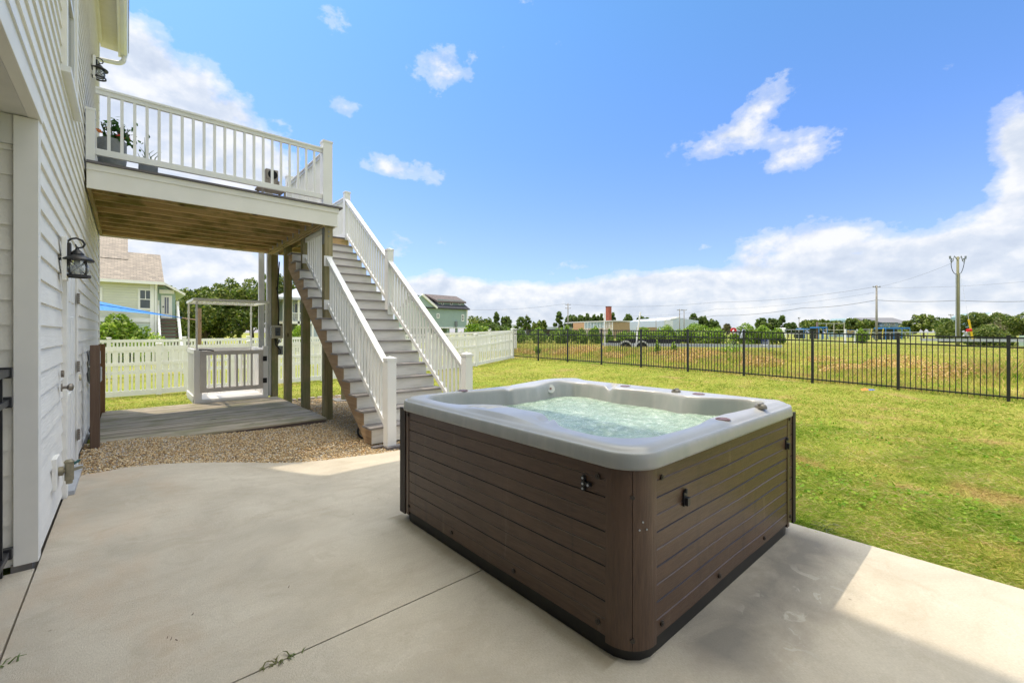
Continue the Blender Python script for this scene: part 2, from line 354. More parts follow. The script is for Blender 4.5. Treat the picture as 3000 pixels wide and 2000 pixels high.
def concrete():
    m, t, b = new_mat('broom_finished_concrete'); b.inputs['Specular IOR Level'].default_value = .25
    p = t.pos(); n = t.noise(p, 1.1, 6, .62, .4); f = t.noise(t.pos((1.6, .7, 1)), 110, 4, .75); g = t.noise(t.pos((1.0, 4.0, 1)), 2.2, 6, .6); st0 = t.noise(p, 3.2, 8, .7, .8)
    col = t.ramp(n, [(.30, (.42,.375,.30)), (.5, (.545,.49,.395)), (.70, (.64,.585,.48))])
    col = t.mix(t.ramp(g, [(.5, 0.), (.72, .35)]), col, (.43,.35,.26,1))
    col = t.mix(t.ramp(f, [(.3, .6), (.65, 0.)]), col, (.34,.30,.24,1)); col = t.mix(t.ramp(f, [(.62, 0.), (.8, .5)]), col, (.76,.70,.60,1))
    col = t.mix(t.ramp(st0, [(.50, 0.), (.66, .42)]), col, (.37,.32,.24,1)); col = t.mix(t.ramp(t.noise(p, 1.7, 7, .7, 1.5), [(.60, 0.), (.63, .16), (.66, 0.)]), col, (.70,.66,.58,1))
    sp = t.add('ShaderNodeTexVoronoi'); sp.inputs['Scale'].default_value = 5; t.link(p, sp.inputs['Vector'])
    col = t.mix(t.math('MULTIPLY', t.ramp(sp.outputs['Distance'], [(.025, .8), (.05, 0.)]), t.ramp(n, [(.5, 0.), (.6, 1.)])), col, (.12,.10,.08,1))
    x, y, z = t.sep(p)[:3]
    # damp, grimy strip round the tub and pale scuffs on its near side
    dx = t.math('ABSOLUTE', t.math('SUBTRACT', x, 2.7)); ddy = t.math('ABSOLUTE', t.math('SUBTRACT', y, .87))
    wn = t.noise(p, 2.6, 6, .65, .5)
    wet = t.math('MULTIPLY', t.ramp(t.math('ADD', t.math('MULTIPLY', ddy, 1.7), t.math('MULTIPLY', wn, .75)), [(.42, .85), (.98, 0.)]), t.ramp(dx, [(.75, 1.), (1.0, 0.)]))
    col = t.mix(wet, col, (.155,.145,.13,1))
    sc_n = t.ramp(t.noise(t.pos((1, 1, 1)), 7, 4, .6, 1.2), [(.60, 0.), (.64, .5)])
    sc_m = t.math('MULTIPLY', sc_n, t.math('MULTIPLY', t.ramp(t.math('ABSOLUTE', t.math('SUBTRACT', y, .72)), [(.12, 1.), (.2, 0.)]), t.ramp(t.math('ABSOLUTE', t.math('SUBTRACT', x, 2.55)), [(.35, 1.), (.5, 0.)])))
    col = t.mix(sc_m, col, (.50,.47,.41,1))
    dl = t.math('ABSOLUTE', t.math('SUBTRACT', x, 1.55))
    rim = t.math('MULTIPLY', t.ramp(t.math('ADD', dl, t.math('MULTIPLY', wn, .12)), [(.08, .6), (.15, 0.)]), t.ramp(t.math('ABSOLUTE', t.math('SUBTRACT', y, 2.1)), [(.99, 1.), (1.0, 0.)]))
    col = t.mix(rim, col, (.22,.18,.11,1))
    # rusty wear by the wall
    wr = t.math('MULTIPLY', t.ramp(t.noise(t.pos((1.4, .7, 1)), 1.6, 5, .6), [(.45, 0.), (.7, .5)]), t.ramp(x, [(0., 1.), (.55, 0.)]))
    col = t.mix(wr, col, (.50,.36,.24,1))
    t.link(col, b.inputs['Base Color']); t.link(t.ramp(n, [(.3, .75), (.7, .9)]), b.inputs['Roughness'])
    t.link(t.bump(f, .6, .005), b.inputs['Normal']); return m
conc = concrete()
def slab(name, x0, x1, y0, y1fn, parent=None):
    xs = np.arange(x0, x1+1e-6, (x1-x0)/max(2, int((x1-x0)/.12))); mb = MB(); rows = []
    for x in xs:
        ye = y1fn(x); ys = np.linspace(y0, ye, 40); rows.append([(x, y, pz(x, y)) for y in ys])
    n = 40; vs_ = [p for r_ in rows for p in r_]; fs = []
    for i in range(len(rows)-1):
        for j in range(n-1): fs.append((i*n+j, (i+1)*n+j, (i+1)*n+j+1, i*n+j+1))
    b0 = len(vs_)                                    # skirts on all sides
    per = [i*n for i in range(len(rows))]+[(len(rows)-1)*n+j for j in range(1, n)]+[i*n+n-1 for i in range(len(rows)-2, -1, -1)]+[j for j in range(n-2, 0, -1)]
    vs_ += [(vs_[k][0], vs_[k][1], vs_[k][2]-.14) for k in per]; m_ = len(per)
    for k in range(m_): fs.append((per[k], b0+k, b0+(k+1) % m_, per[(k+1) % m_]))
    mb.v = vs_; mb.f = fs; return tag(mb.build(name, conc), kind='structure')
PE = 3.672                                           # lawn side edge of the slab
# joint lines: one runs from under the tub to the lower left, one leaves the corner board
JA, JB = onz(1400,1668), onz(700,2000)
JY = (JA.y+JB.y)/2; G = .009
J2 = onz(40,1830).x
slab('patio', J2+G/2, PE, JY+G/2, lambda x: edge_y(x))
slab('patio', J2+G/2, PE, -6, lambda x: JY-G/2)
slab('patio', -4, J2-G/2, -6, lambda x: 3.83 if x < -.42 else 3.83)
mb = MB().box(-4, PE-.05, -5.9, 3.7, -.13, -.045); tag(mb.build('joint_filler', mat('joint_dirt', (.05,.042,.03), (.09,.075,.05), rough=.95, scale=40)), kind='structure')

# ------------------------------------------------------------------ our house
HY0, HY1 = 3.83, 11.7
house = root('beach_house', (XW, HY0, 0), 'white lap sided house wall rising close at the left edge of the patio', 'house')
LAP, LZ = .1462, 1.445
def lap_patch(mb, y0, y1, z0, z1, x=XW, axis='y', depth=.014, base=.004):
    k0 = math.floor((z0-LZ)/LAP); z = LZ+k0*LAP; prof = []
    while z < z1:
        a, b_ = max(z, z0), min(z+LAP, z1)
        if b_-a > .003:
            o0 = base+depth*(1-(a-z)/LAP); o1 = base+depth*(1-(b_-z)/LAP)
            prof += [(o0, a), (o1, b_)]
        z += LAP
    P = [(-.05, z0)]+prof+[(-.05, z1)]
    if axis == 'y': mb.extrude([(x+o-.012, y0, zz) for o, zz in P], (0, y1-y0, 0))
    else: mb.extrude([(y0, x-o+.012, zz) for o, zz in P], (y1-y0, 0, 0))
DY0, DY1, DZ1 = 5.26, 6.42, 2.21
WY0, WY1, WZ0, WZ1 = 5.20, 6.32, 3.62, 5.4
TALL = 8.8                                            # the taller storey stops here
mb = MB()
lap_patch(mb, HY0+.09, DY0, .03, 2.80); lap_patch(mb, DY1, HY1, .03, 2.80); lap_patch(mb, DY0, DY1, DZ1, 2.80)
lap_patch(mb, 2.0, WY0, 2.80, 6.6); lap_patch(mb, WY1, HY1, 2.80, 6.6); lap_patch(mb, WY0, WY1, 2.80, WZ0); lap_patch(mb, WY0, WY1, WZ1, 6.6)
lap_patch(mb, -8, 2.0, 2.80, 9.4); lap_patch(mb, 2.0, TALL, 6.6, 9.4); lap_patch(mb, TALL, HY1, 6.6, 7.15)
mb.build('wall_siding', siding, house)
mb = MB(); lap_patch(mb, -6, HY1-.0, .03, 7.15, x=HY1, axis='x'); 
back = MB().box(-8.4, XW-.05, HY1-.03, HY1+.0, -.3, 7.15).box(-8.4, XW-.05, -8, -7.9, 2.7, 9.4).box(-8.4, -8.3, -8, HY1, -.3, 9.4).box(-8.3, XW-.05, TALL-.02, TALL, 7.15, 9.4)
back.build('rear_wall', trim, house)
MB().box(XW-.09, XW+.012, HY1-.09, HY1+.02, -.3, 7.15).build('corner_trim', trim, house, bevel=.003)
# foundation strip
MB().box(XW-.10, XW-.014, HY0+.02, HY1, -.3, .04).build('foundation', mat('foundation_block', (.30,.28,.25), (.22,.20,.18), rough=.9), house)
# porch recess: corner board, recessed wall, soffit and header beam
cbx = ony(38, 1000, HY0).x
MB().box(cbx, XW+.014, HY0-.0, HY0+.09, .035, 2.67).build('corner_board', trim, house, bevel=.003)
mb = MB(); x = cbx
k0 = math.floor((0-LZ)/LAP); z = LZ+k0*LAP; prof = []
while z < 2.6:
    prof += [(.016, max(z, .03)), (.003, min(z+LAP, 2.6))]; z += LAP
mb.extrude([(cbx-.0, HY0+.045-o, zz) for o, zz in [(-.05, .03)]+prof+[(-.05, 2.6)]], (-3.5, 0, 0))
mb.build('porch_wall', siding, house)
MB().box(cbx-3.5, cbx, HY0+.012, HY0+.06, 2.50, 2.672).build('frieze_board', stucco, house)
MB().box(-4.0, XW-.03, -7, HY0+.05, 2.675, 2.70).build('porch_ceiling', stucco, house)
MB().box(XW-.03, XW+.024, -7, HY0+.085, 2.672, 2.805).build('header_beam', trim, house, bevel=.003)
MB().box(XW-.0, XW+.034, -7, HY0+.085, 2.805, 2.815).build('drip_flashing', vinyl, house)
MB().box(-4.2, -4.1, -8, HY0, -.1, 2.7).box(-4.2, XW-.1, -8, -7.9, -.1, 2.7).build('garage_wall', stucco, house)
# eave: soffit, fascia, gutter, return, downspout elbow
EZ = ond(378, 178, 1).z; q = onx(378, 178, .02)
HYE = HY1+.42
EZ = HC+(HOR-178)*(S*.02+C*HYE)/F
mb = MB().box(XW+.01, -.13, TALL, HYE-.06, EZ+.08, EZ+.10); mb.build('soffit', mat('soffit_vinyl', (.72,.68,.58), (.68,.64,.54), rough=.6, bump=.5, bscale=1, bstretch=(260, 260, 4)), house)
MB().box(XW+.005, XW+.05, TALL, HY1, EZ-.02, EZ+.08).build('frieze_board', trim, house)
MB().box(-.135, -.10, TALL, HYE-.03, EZ-.0, EZ+.20).build('fascia', trim, house, bevel=.003)
g = [(-.10,EZ+.02),(-.04,EZ+.0),(.0,EZ+.03),(.008,EZ+.08),(.02,EZ+.12),(.02,EZ+.14),(.01,EZ+.14),(-.10,EZ+.14)]
MB().extrude([(x, TALL, z) for x, z in g], (0, HYE-TALL, 0)).build('gutter', vinyl, house, smooth=40)
def rrect_tube(mb, pts, w, h):
    for a_, b_ in zip(pts, pts[1:]): mb.beam(a_, b_, w, h)
pts = [(-.055, HYE-.10, EZ+.03), (-.055, HYE-.10, EZ-.06)]
for k in range(7):
    a_ = k/6*math.pi/2; pts.append((-.055-.10*math.sin(a_)*1, HYE-.10, EZ-.06-.0-.10*(1-math.cos(a_))))
ptsE = [(-.045, HYE-.10, EZ+.02)]
for k in range(9):
    a_ = k/8*R(80); ptsE.append((-.045-.14*(1-math.cos(a_)), HYE-.10, EZ-.03-.14*math.sin(a_)))
ptsE.append((XW-.05, HYE-.13, EZ-.22)); ptsE += [(XW-.06, HYE-.25, EZ-.30), (XW-.06, HY1+.07, EZ-.5), (XW-.06, HY1+.07, 0)]
MB().tube(ptsE, .042, 10).build('downspout', vinyl, house, smooth=True)
rk = mat('asphalt_shingle_ours', (.12,.11,.10), (.2,.18,.16), rough=.9, scale=30)
mb = MB(); mb.extrude([(.03, TALL+.3, EZ+.15), (-4.4, TALL+.3, EZ+2.6), (-8.8, TALL+.3, EZ+.15), (-8.8, TALL+.3, EZ+.10), (-4.4, TALL+.3, EZ+2.5), (-.12, TALL+.3, EZ+.12)], (0, HYE-TALL-.3, 0))
mb.extrude([(.62, -9, 9.45), (-4.4, -9, 12.0), (-9.4, -9, 9.45), (-9.4, -9, 9.3), (.62, -9, 9.3)], (0, TALL+.2+9, 0))
mb.build('roof', rk, house)
# upstairs window seen edge on
wn = MB()
for a_, b_ in ((WY0, WY0+.10), (WY1-.10, WY1)): wn.box(XW-.02, XW+.035, a_, b_, WZ0, WZ1)
wn.box(XW-.02, XW+.035, WY0+.1, WY1-.1, WZ1-.10, WZ1)
f_ = wn.build('window', trim, house, bevel=.002)
MB().box(XW-.02, XW+.06, WY0-.02, WY1+.02, WZ0-.05, WZ0+.0).build('sill', vinyl, f_, bevel=.003)
MB().box(XW-.02, XW+.018, WY0+.10, WY0+.16, WZ0, WZ1-.1).box(XW-.02, XW+.018, WY1-.16, WY1-.10, WZ0, WZ1-.1).box(XW-.02, XW+.018, WY0+.16, WY1-.16, WZ0, WZ0+.06).box(XW-.02, XW+.012, WY0+.16, WY1-.16, 4.52, 4.58).build('sash', vinyl, f_, bevel=.002)
MB().box(XW-.018, XW-.006, WY0+.16, WY1-.16, WZ0+.06, WZ1-.1).build('pane', win_glass, f_)
# white steel door
dt = MB().box(XW-.01, XW+.030, DY0, DY0+.11, .0, DZ1).box(XW-.01, XW+.030, DY1-.11, DY1, .0, DZ1).box(XW-.01, XW+.030, DY0+.11, DY1-.11, DZ1-.11, DZ1)
door = MB().box(XW-.03, XW+.012, DY0+.125, DY1-.125, .045, DZ1-.125).build('door', vinyl, house, bevel=.002)
dt.build('door_frame', trim, door, bevel=.003)
pn = MB()
for y0 in (DY0+.23, (DY0+DY1)/2+.04):
    for z0, z1 in ((.2, .85), (1.0, 1.55), (1.68, 1.98)): pn.box(XW+.008, XW+.020, y0, y0+.28, z0, z1)
pn.build('raised_panel', vinyl, door, bevel=.006)
MB().box(XW-.03, XW+.07, DY0+.08, DY1-.08, .0, .04).build('threshold', galv, door, bevel=.004)
ky = onx(188, 1140, XW+.03).y; kz = onx(197, 1140, XW+.06).z
kn = MB(); kn.tube([(XW+.012, ky, kz), (XW+.02, ky, kz)], .032, 16); kn.tube([(XW+.02, ky, kz), (XW+.045, ky, kz), (XW+.05, ky, kz), (XW+.062, ky, kz), (XW+.078, ky, kz), (XW+.086, ky, kz)], [.012, .012, .020, .030, .028, .012], 18)
kn.build('doorknob', steel, door, smooth=45)
dz = onx(187, 1092, XW+.02).z; MB().tube([(XW+.012, ky, dz), (XW+.03, ky, dz)], .028, 16).build('deadbolt', steel, door, smooth=45)
for py in (863, 1085, 1308):
    hz = onx(210, py, XW+.03).z; hy = DY1-.115
    hb = MB().box(XW+.028, XW+.036, hy-.03, hy+.035, hz-.055, hz+.055)
    for k in range(5): hb.tube([(XW+.040, hy, hz-.052+k*.022), (XW+.040, hy, hz-.034+k*.022)], .009, 10)
    hb.build('hinge', steel, door, smooth=40)
# hose spigot with its plate and vacuum breaker
sy = onx(172, 1340, XW+.03).y; sz = onx(175, 1345, XW).z
pl = MB().box(XW+.0, XW+.028, sy-.09, sy+.10, sz-.12, sz+.11).build('spigot_plate', trim, house, bevel=.004)
hs = MB().tube([(XW+.03, sy, sz), (XW+.055, sy, sz)], .034, 16).tube([(XW+.085, sy, sz+.055), (XW+.085, sy, sz-.075)], .026, 14).tube([(XW+.085, sy, sz-.075), (XW+.085, sy, sz-.10)], .019, 14).tube([(XW+.05, sy, sz), (XW+.09, sy, sz)], .018, 12).lathe([(.028,0),(.03,.01),(.02,.022)], (XW+.085, sy, sz+.055), 14).beam((XW+.09, sy, sz-.005), (XW+.15, sy+.05, sz+.0), .02, .018)
hs.build('spigot', brass, pl, smooth=40)
hb = MB()
for k in range(5):
    a_ = k*2*math.pi/5; hb.beam((XW+.125, sy+.02, sz+.05), (XW+.125+.018*math.cos(a_), sy+.02+.03*math.sin(a_), sz+.05+.012*math.cos(a_)), .011, .011)
hb.tube([(XW+.10, sy+.01, sz+.045), (XW+.13, sy+.022, sz+.05)], .008, 8).build('spigot_handle', green_pl, pl)
# meter boxes and conduit at the far end of the wall
ey = 8.55
mb = MB().box(XW+.014, XW+.11, ey-.16, ey+.16, .94, 1.15).build('meter_box', grey_pl, house, bevel=.006)
MB().box(XW+.11, XW+.125, ey-.14, ey+.14, .955, 1.135).build('meter_lid', galv, mb, bevel=.003)
mb = MB().box(XW+.014, XW+.13, ey-.22, ey+.12, .70, .92).build('breaker_box', mat('green_grey_box', (.16,.18,.16), (.12,.14,.12), rough=.5), house, bevel=.006)
MB().box(XW+.13, XW+.14, ey-.20, ey+.10, .715, .905).build('breaker_lid', galv, mb, bevel=.003)
MB().tube([(XW+.05, ey, .70), (XW+.05, ey, .2), (XW+.02, ey, -.1)], .022, 10).build('conduit', grey_pl, house, smooth=40)
vy = onx(231, 1105, XW).y; MB().tube([(XW+.0, vy, onx(231,1105,XW).z), (XW+.02, vy, onx(231,1105,XW).z)], .035, 16).build('vent_cover', mat('beige_plastic', (.60,.55,.38)), house, smooth=40)
hy_ = 8.1; hzz = onx(250, 1275, XW).z
MB().tube([(XW+.01, hy_, hzz), (XW+.09, hy_, hzz), (XW+.10, hy_, hzz-.05)], .016, 8).tube([(XW+.02, hy_-.0, hzz-.0), (XW+.03, hy_, hzz)], .04, 12).build('tap', galv, house, smooth=40)

# wall lanterns
def lantern(name_loc, y, z, xo, label, s=1.):
    rt = root('wall_lantern', (XW+.03, y, z), label, 'wall lantern', 'black iron wall lanterns')
    X0 = XW+.045; cx = X0+xo
    bp = MB().box(XW+.015, XW+.045, y-.07, y+.07, z-.13, z+.22); bp.build('mounting_block', trim, rt, bevel=.004)
    mb = MB().box(X0, X0+.022, y-.045, y+.045, z-.01, z+.18); mb.build('backplate', bronze, rt, bevel=.008)
    P = [(X0+.02, z+.125), (X0+.05, z+.122), (X0+.08, z+.145), (X0+.10, z+.185), (X0+.125, z+.215), (X0+.155, z+.225), (X0+.19, z+.21), (X0+.205, z+.18), (X0+.195, z+.155), (X0+.17, z+.145), (X0+.155, z+.155), (X0+.15, z+.175)]
    dx = cx-(X0+.16)
    P = [(X0+.02, z+.125)]+[(px+dx*min(1, (px-X0)/.1), pz_) for px, pz_ in P[1:]]
    MB().tube([(px, y, pz_) for px, pz_ in P], [.008]*6+[.008,.008,.008,.007,.006,.004], 8).build('scroll_arm', bronze, rt, smooth=True); MB().tube([(X0+.02, y, z+.045), (cx-.07, y, z+.045)], .006, 8).build('strut', bronze, rt, smooth=True)
    MB().lathe([(.105,.035),(.108,.042),(.104,.050),(.088,.062),(.060,.078),(.042,.086),(.044,.094),(.040,.100),(.026,.118),(.012,.132),(.010,.145)], (cx, y, z), 28).build('lantern_roof', bronze, rt, smooth=50)
    cg = MB()
    for k in range(4):
        a0 = R(45+90*k+8); a1 = R(45+90*(k+1)+8); r = .068
        p0 = (cx+r*math.cos(a0), y+r*math.sin(a0)); p1 = (cx+r*math.cos(a1), y+r*math.sin(a1))
        cg.beam((*p0, z+.04), (*p0, z-.085), .012, .012)
        cg.tube([(*p0, z+.035), (*p1, z-.08)], .0045, 6).tube([(*p1, z+.035), (*p0, z-.08)], .0045, 6)
    cg.build('cage', bronze, rt)
    cb = MB(); n = 28
    for (r0, r1, z0, z1) in ((.070, .085, z-.100, z-.080),):
        for k in range(n):
            a0, a1 = 2*math.pi*k/n, 2*math.pi*(k+1)/n
            q = [(cx+r*math.cos(a_), y+r*math.sin(a_), zz) for a_ in (a0, a1) for r in (r0, r1) for zz in (z0, z1)]
            cb.add(q, [(0,2,6,4),(1,5,7,3),(2,3,7,6),(0,4,5,1)])
    cb.build('bottom_ring', bronze, rt)
    MB().lathe([(.055,.036),(.066,.01),(.073,-.02),(.070,-.05),(.056,-.08)], (cx, y, z), 24).build('glass_globe', clear_glass, rt, smooth=True)
    MB().lathe([(.014,.03),(.014,.0),(.022,-.01),(.032,-.03),(.030,-.05),(.018,-.065),(.004,-.07)], (cx, y, z), 18).build('bulb', mat('frosted_bulb', (.8,.8,.78), (.75,.75,.73), rough=.3), rt, smooth=True)
    return rt
ly, lz = 5.09, 1.955
lx = ony(226, 780, ly).x
lantern('a', ly, lz, lx-(XW+.045), 'black iron wall lantern with crossed bars hanging beside the white door')
y2 = 9.41; lx2 = ony(291, 215, y2).x
lantern('b', y2, 5.50-.03, lx2-(XW+.045), 'small black wall lantern high up on the siding above the upper deck')

# black aluminium rail closing the porch recess
pr = root('porch_railing', (cbx+.03, 3.8, 0), 'black metal picket railing at the far left running into the porch', 'railing')
xr = cbx-.025
def rail_y(name, z, w=.035, h=.035): MB().box(xr-w/2, xr+w/2, -1.5, HY0-.02, z-h/2, z+h/2).build(name, black, pr, bevel=.003)
rail_y('top_rail', 1.17, .04, .04); rail_y('rail', 1.00); rail_y('rail', .13)
for z in (1.17, 1.00, .13): MB().box(xr-.03, xr+.028, HY0-.05, HY0-.004, z-.032, z+.03).build('bracket', black, pr, bevel=.004)
y = 3.66
while y > -1.4:
    MB().box(xr-.009, xr+.009, y-.009, y+.009, .05, 1.17).build('picket', black, pr); y -= .11
# ------------------------------------------------------------------ raised deck
FY, DZ, FZ = 7.82, 3.61, 3.262
DX1 = 2.80; BY = 11.60; LX = 3.98; LY = 10.25          # landing beyond the stair head reaches LX
deck = root('raised_deck', (2.65, FY, 0), 'raised deck with white rails and greenish wooden posts against the white house', 'deck')
mb = MB(); y = FY-.035; k = 0
while y < BY:
    y1 = min(y+.138, BY+.03); x1 = DX1+.05 if y1 < LY+.02 else LX
    mb.box(XW+.02, x1, y, y1-.006, DZ-.026, DZ); y += .144
mb.box(DX1+.0, DX1+.062, FY-.038, LY, DZ-.029, DZ+.003)
mb.box(XW+.02, DX1+.062, FY-.044, FY-.036, DZ-.028, DZ+.002)
mb.build('deck_boards', comp, deck)
fz2 = DZ-.112
fa = MB().box(XW+.02, DX1-.012, FY+.0, FY+.03, FZ, fz2).box(DX1-.042, DX1-.012, FY+.03, LY, FZ, fz2).box(XW+.02, LX-.05, BY-.03, BY, FZ, DZ-.03).box(LX-.08, LX-.05, LY, BY, FZ, DZ-.03)
fa.build('fascia', trim, deck, bevel=.002)
MB().box(XW+.02, DX1+.008, FY-.014, FY+.03, fz2, DZ-.029).box(DX1-.04, DX1+.008, FY+.03, LY, fz2, DZ-.029).build('fascia_cap', trim, deck, bevel=.002)
MB().box(XW+.016, XW+.055, FY+.03, BY, FZ+.01, DZ-.03).build('ledger', joist_y, deck)
y = FY+.032
while y < BY-.1:
    MB().box(XW+.055, 2.50 if y > FY+.1 else DX1-.045, y, y+.04, FZ+.05, DZ-.03).build('joist', joist_m, deck); y += .405
MB().box(XW+.055, 2.50, BY-.075, BY-.032, FZ+.03, DZ-.03).build('joist', joist_m, deck)
MB().box(2.50, 2.54, FY+.03, BY-.03, FZ-.0, DZ-.03).box(2.545, 2.585, FY+.03, BY-.03, FZ-.02, DZ-.05).build('beam', joist_y, deck)
for y in np.arange(FY+.44, BY-.2, .405):             # steel joist hangers
    MB().box(2.485, 2.499, y-.035, y+.005, FZ+.04, DZ-.06).build('joist_hanger', galv, deck)
MB().box(2.74, 2.78, LY-.4, BY-.03, FZ, DZ-.03).box(2.8, LX-.09, LY+.0, LY+.04, FZ+.0, DZ-.03).box(2.8, LX-.09, LY+.75, LY+.79, FZ+.02, DZ-.03).build('landing_frame', joist_m, deck)
PX0, PX1 = 2.588, 2.730
post_y = [7.885, 9.14, 10.42, 11.60]
for i, y in enumerate(post_y):
    zb = -.25 if i else -.3
    p = MB().box(PX0, PX1, y, y+.142, zb, DZ-.03 if i == 0 else FZ+.06).build('post', treated[2], deck, bevel=.006)
    if i == 0:
        b = MB()
        for zz in (3.09, 3.17): b.tube([(PX0+.07, y, zz), (PX0+.07, y-.012, zz)], .013, 8)
        b.box(PX0-.004, PX0, y+.01, y+.13, 2.95, 3.26); b.build('strap_and_bolts', grey_pl, p)
for y in (LY+.05, BY-.2):
    MB().box(3.80, 3.94, y, y+.14, -.4, DZ-.03).build('post', treated[2], deck, bevel=.006)

def rail_run(parent, a, b, z0a, z0b, h_top, n, bw=.034, rb=.10, top_w=.085, top_h=.075, slope=False, first=0.):
    """top rail, bottom rail and balusters between two points; z0 = walking surface at each end"""
    a = Vector((*a, 0)); b = Vector((*b, 0)); A = a.copy(); B = b.copy()
    zt = h_top
    rl = root_part('railing', parent)
    def lin(f, off): return Vector((a.x+(b.x-a.x)*f, a.y+(b.y-a.y)*f, z0a+(z0b-z0a)*f+off))
    MB().vbeam(lin(0, zt-top_h/2), lin(1, zt-top_h/2), top_w*.6, top_h).vbeam(lin(0, zt-.006), lin(1, zt-.006), top_w, .030).build('top_rail', vinyl, rl, bevel=.003)
    MB().vbeam(lin(0, rb), lin(1, rb), .05, .085).build('bottom_rail', vinyl, rl, bevel=.003)
    for k in range(n):
        f = (k+1+first)/(n+1); p0 = lin(f, rb+.035); p1 = lin(f, zt-top_h+.0)
        MB().box(p0.x-bw/2, p0.x+bw/2, p0.y-bw/2, p0.y+bw/2, p0.z-.02, p1.z+.01).build('baluster', vinyl, rl)
    return rl
def root_part(name, parent):
    o = bpy.data.objects.new(name, None); COL.objects.link(o); o.parent = parent; o.empty_display_size = .1; return o
def rail_post(parent, x0, x1, y0, y1, z0, z1):
    p = MB().box(x0, x1, y0, y1, z0, z1).build('rail_post', vinyl, parent, bevel=.004)
    xm, ym = (x0+x1)/2, (y0+y1)/2; e = .006
    MB().box(x0-e, x1+e, y0-e, y1+e, z1-.03, z1+.004).add([(x0-e,y0-e,z1+.004),(x1+e,y0-e,z1+.004),(x1+e,y1+e,z1+.004),(x0-e,y1+e,z1+.004),(xm,ym,z1+.03)], [(0,1,4),(1,2,4),(2,3,4),(3,0,4)]).build('post_cap', vinyl, p)
    return p
RT = 4.60-DZ
rx0 = ony(946.8, 500, FY+.015).x; rx1 = ony(974.6, 500, FY+.015).x
rail_post(deck, XW+.012, XW+.10, FY+.0, FY+.13, DZ, onx(253, 226, XW+.05).z-.12)
rail_post(deck, rx0, rx1, FY+.015, FY+.015+(rx1-rx0), DZ, 4.74)
ry = FY+.075
rail_run(deck, (XW+.10, ry), (rx0, ry), DZ, DZ, RT, 21, rb=.155)
xm = (rx0+rx1)/2
rail_post(deck, rx0, rx1, LY-.12, LY+.01, DZ, 4.74)
rail_run(deck, (xm, FY+.15), (xm, LY-.12), DZ, DZ, RT, 18, rb=.10)
rail_post(deck, LX-.16, LX-.03, LY-.02, LY+.11, DZ-.05, 4.70)          # head of the stairs, right
rail_post(deck, LX-.16, LX-.03, BY-.14, BY-.01, DZ, 4.70)
rail_run(deck, (LX-.095, LY+.11), (LX-.095, BY-.14), DZ, DZ, RT, 11, rb=.10)
rail_post(deck, rx0-.1, rx0+.03, BY-.14, BY-.01, DZ, 4.70)
rail_run(deck, (rx0+.03, BY-.075), (LX-.16, BY-.075), DZ, DZ, RT, 10, rb=.10)

# ------------------------------------------------------------------ staircase
RISE, RUN, SZ0, SY0, NS = .1935, .2535, .105, 5.69, 18
SXL, SXR = 2.50, 3.93
stair = root('staircase', (3.1, SY0-.2, -.12), 'long straight staircase with white rails and grey treads climbing to the raised deck', 'stairs')
def tz(k): return SZ0+RISE*k
def ty(k): return SY0+RUN*k
def nz_at(y): return SZ0+RISE*(y-SY0)/RUN           # nosing line
for k in range(NS):
    xl = SXL-.035 if k < 16 else 2.79
    mb = MB()
    for j in range(2): mb.box(xl, SXR+.03, ty(k)+j*.142, ty(k)+j*.142+.136, tz(k)-.028, tz(k))
    mb.build('tread', comp2, stair, bevel=.003)
    MB().box(max(xl+.03, SXL-.0), SXR, ty(k)+.028, ty(k)+.046, tz(k)-RISE+(.0 if k else -.03), tz(k)-.028).build('riser', riserm, stair)
MB().box(2.79, SXR, ty(NS)+.028, ty(NS)+.046, tz(NS-1), DZ-.03).build('riser', riserm, stair)
for xs in (SXL+.0, 3.2, SXR-.04):
    P = []; k1 = 16 if xs < 2.7 else NS
    for k in range(k1): P += [(ty(k)+.047, tz(k-1) if k else tz(0)-RISE-.05), (ty(k)+.047, tz(k)-.029)]
    P += [(ty(k1)+.047, tz(k1-1)-.029), (ty(k1)+.047+.03, tz(k1-1)-.30), (ty(0)+.25, tz(0)-RISE-.05)]
    MB().extrude([(xs, y, z) for y, z in P], (.038, 0, 0)).build('stringer', string_m, stair)
# small foot blocks under the newel
MB().box(2.44, 2.60, 5.53, 5.62, -.16, -.115).box(2.56, 2.78, 5.36, 5.50, -.16, -.11).build('foot_block', comp, stair)
def newel(x, y, z0, z1, w=.128): return rail_post(stair, x-w/2, x+w/2, y-w/2, y+w/2, z0, z1)
NX, FX = 2.655, 3.865
n1y = 5.50; newel(NX, n1y, -.13, 1.055)
newel(FX, 5.42, -.13, 1.075); newel(FX, 8.03, nz_at(8.0)-.12, 3.03)
HR = .93
def stair_rail(x, ya, yb, n, top=HR):
    za, zb = nz_at(ya), nz_at(yb)
    rl = root_part('handrail', stair)
    def lin(f, off): return Vector((x, ya+(yb-ya)*f, za+(zb-za)*f+off))
    MB().vbeam(lin(0, top-.05), lin(1, top-.05), .052, .085).vbeam(lin(0, top+.004), lin(1, top+.004), .092, .034).build('top_rail', vinyl, rl, bevel=.004)
    MB().vbeam(lin(0, .105), lin(1, .105), .052, .085).build('bottom_rail', vinyl, rl, bevel=.003)
    for k in range(n):
        f = (k+1)/(n+1); p0 = lin(f, .13); p1 = lin(f, top-.08); bw = .034
        MB().box(x-bw/2, x+bw/2, p0.y-bw/2, p0.y+bw/2, p0.z-.02, p1.z+.03).build('baluster', vinyl, rl)
    return rl
stair_rail(NX, n1y+.064, post_y[0], 20)
stair_rail(FX, 5.42+.064, 8.03-.064, 21)
stair_rail(FX, 8.03+.064, LY-.02, 17)
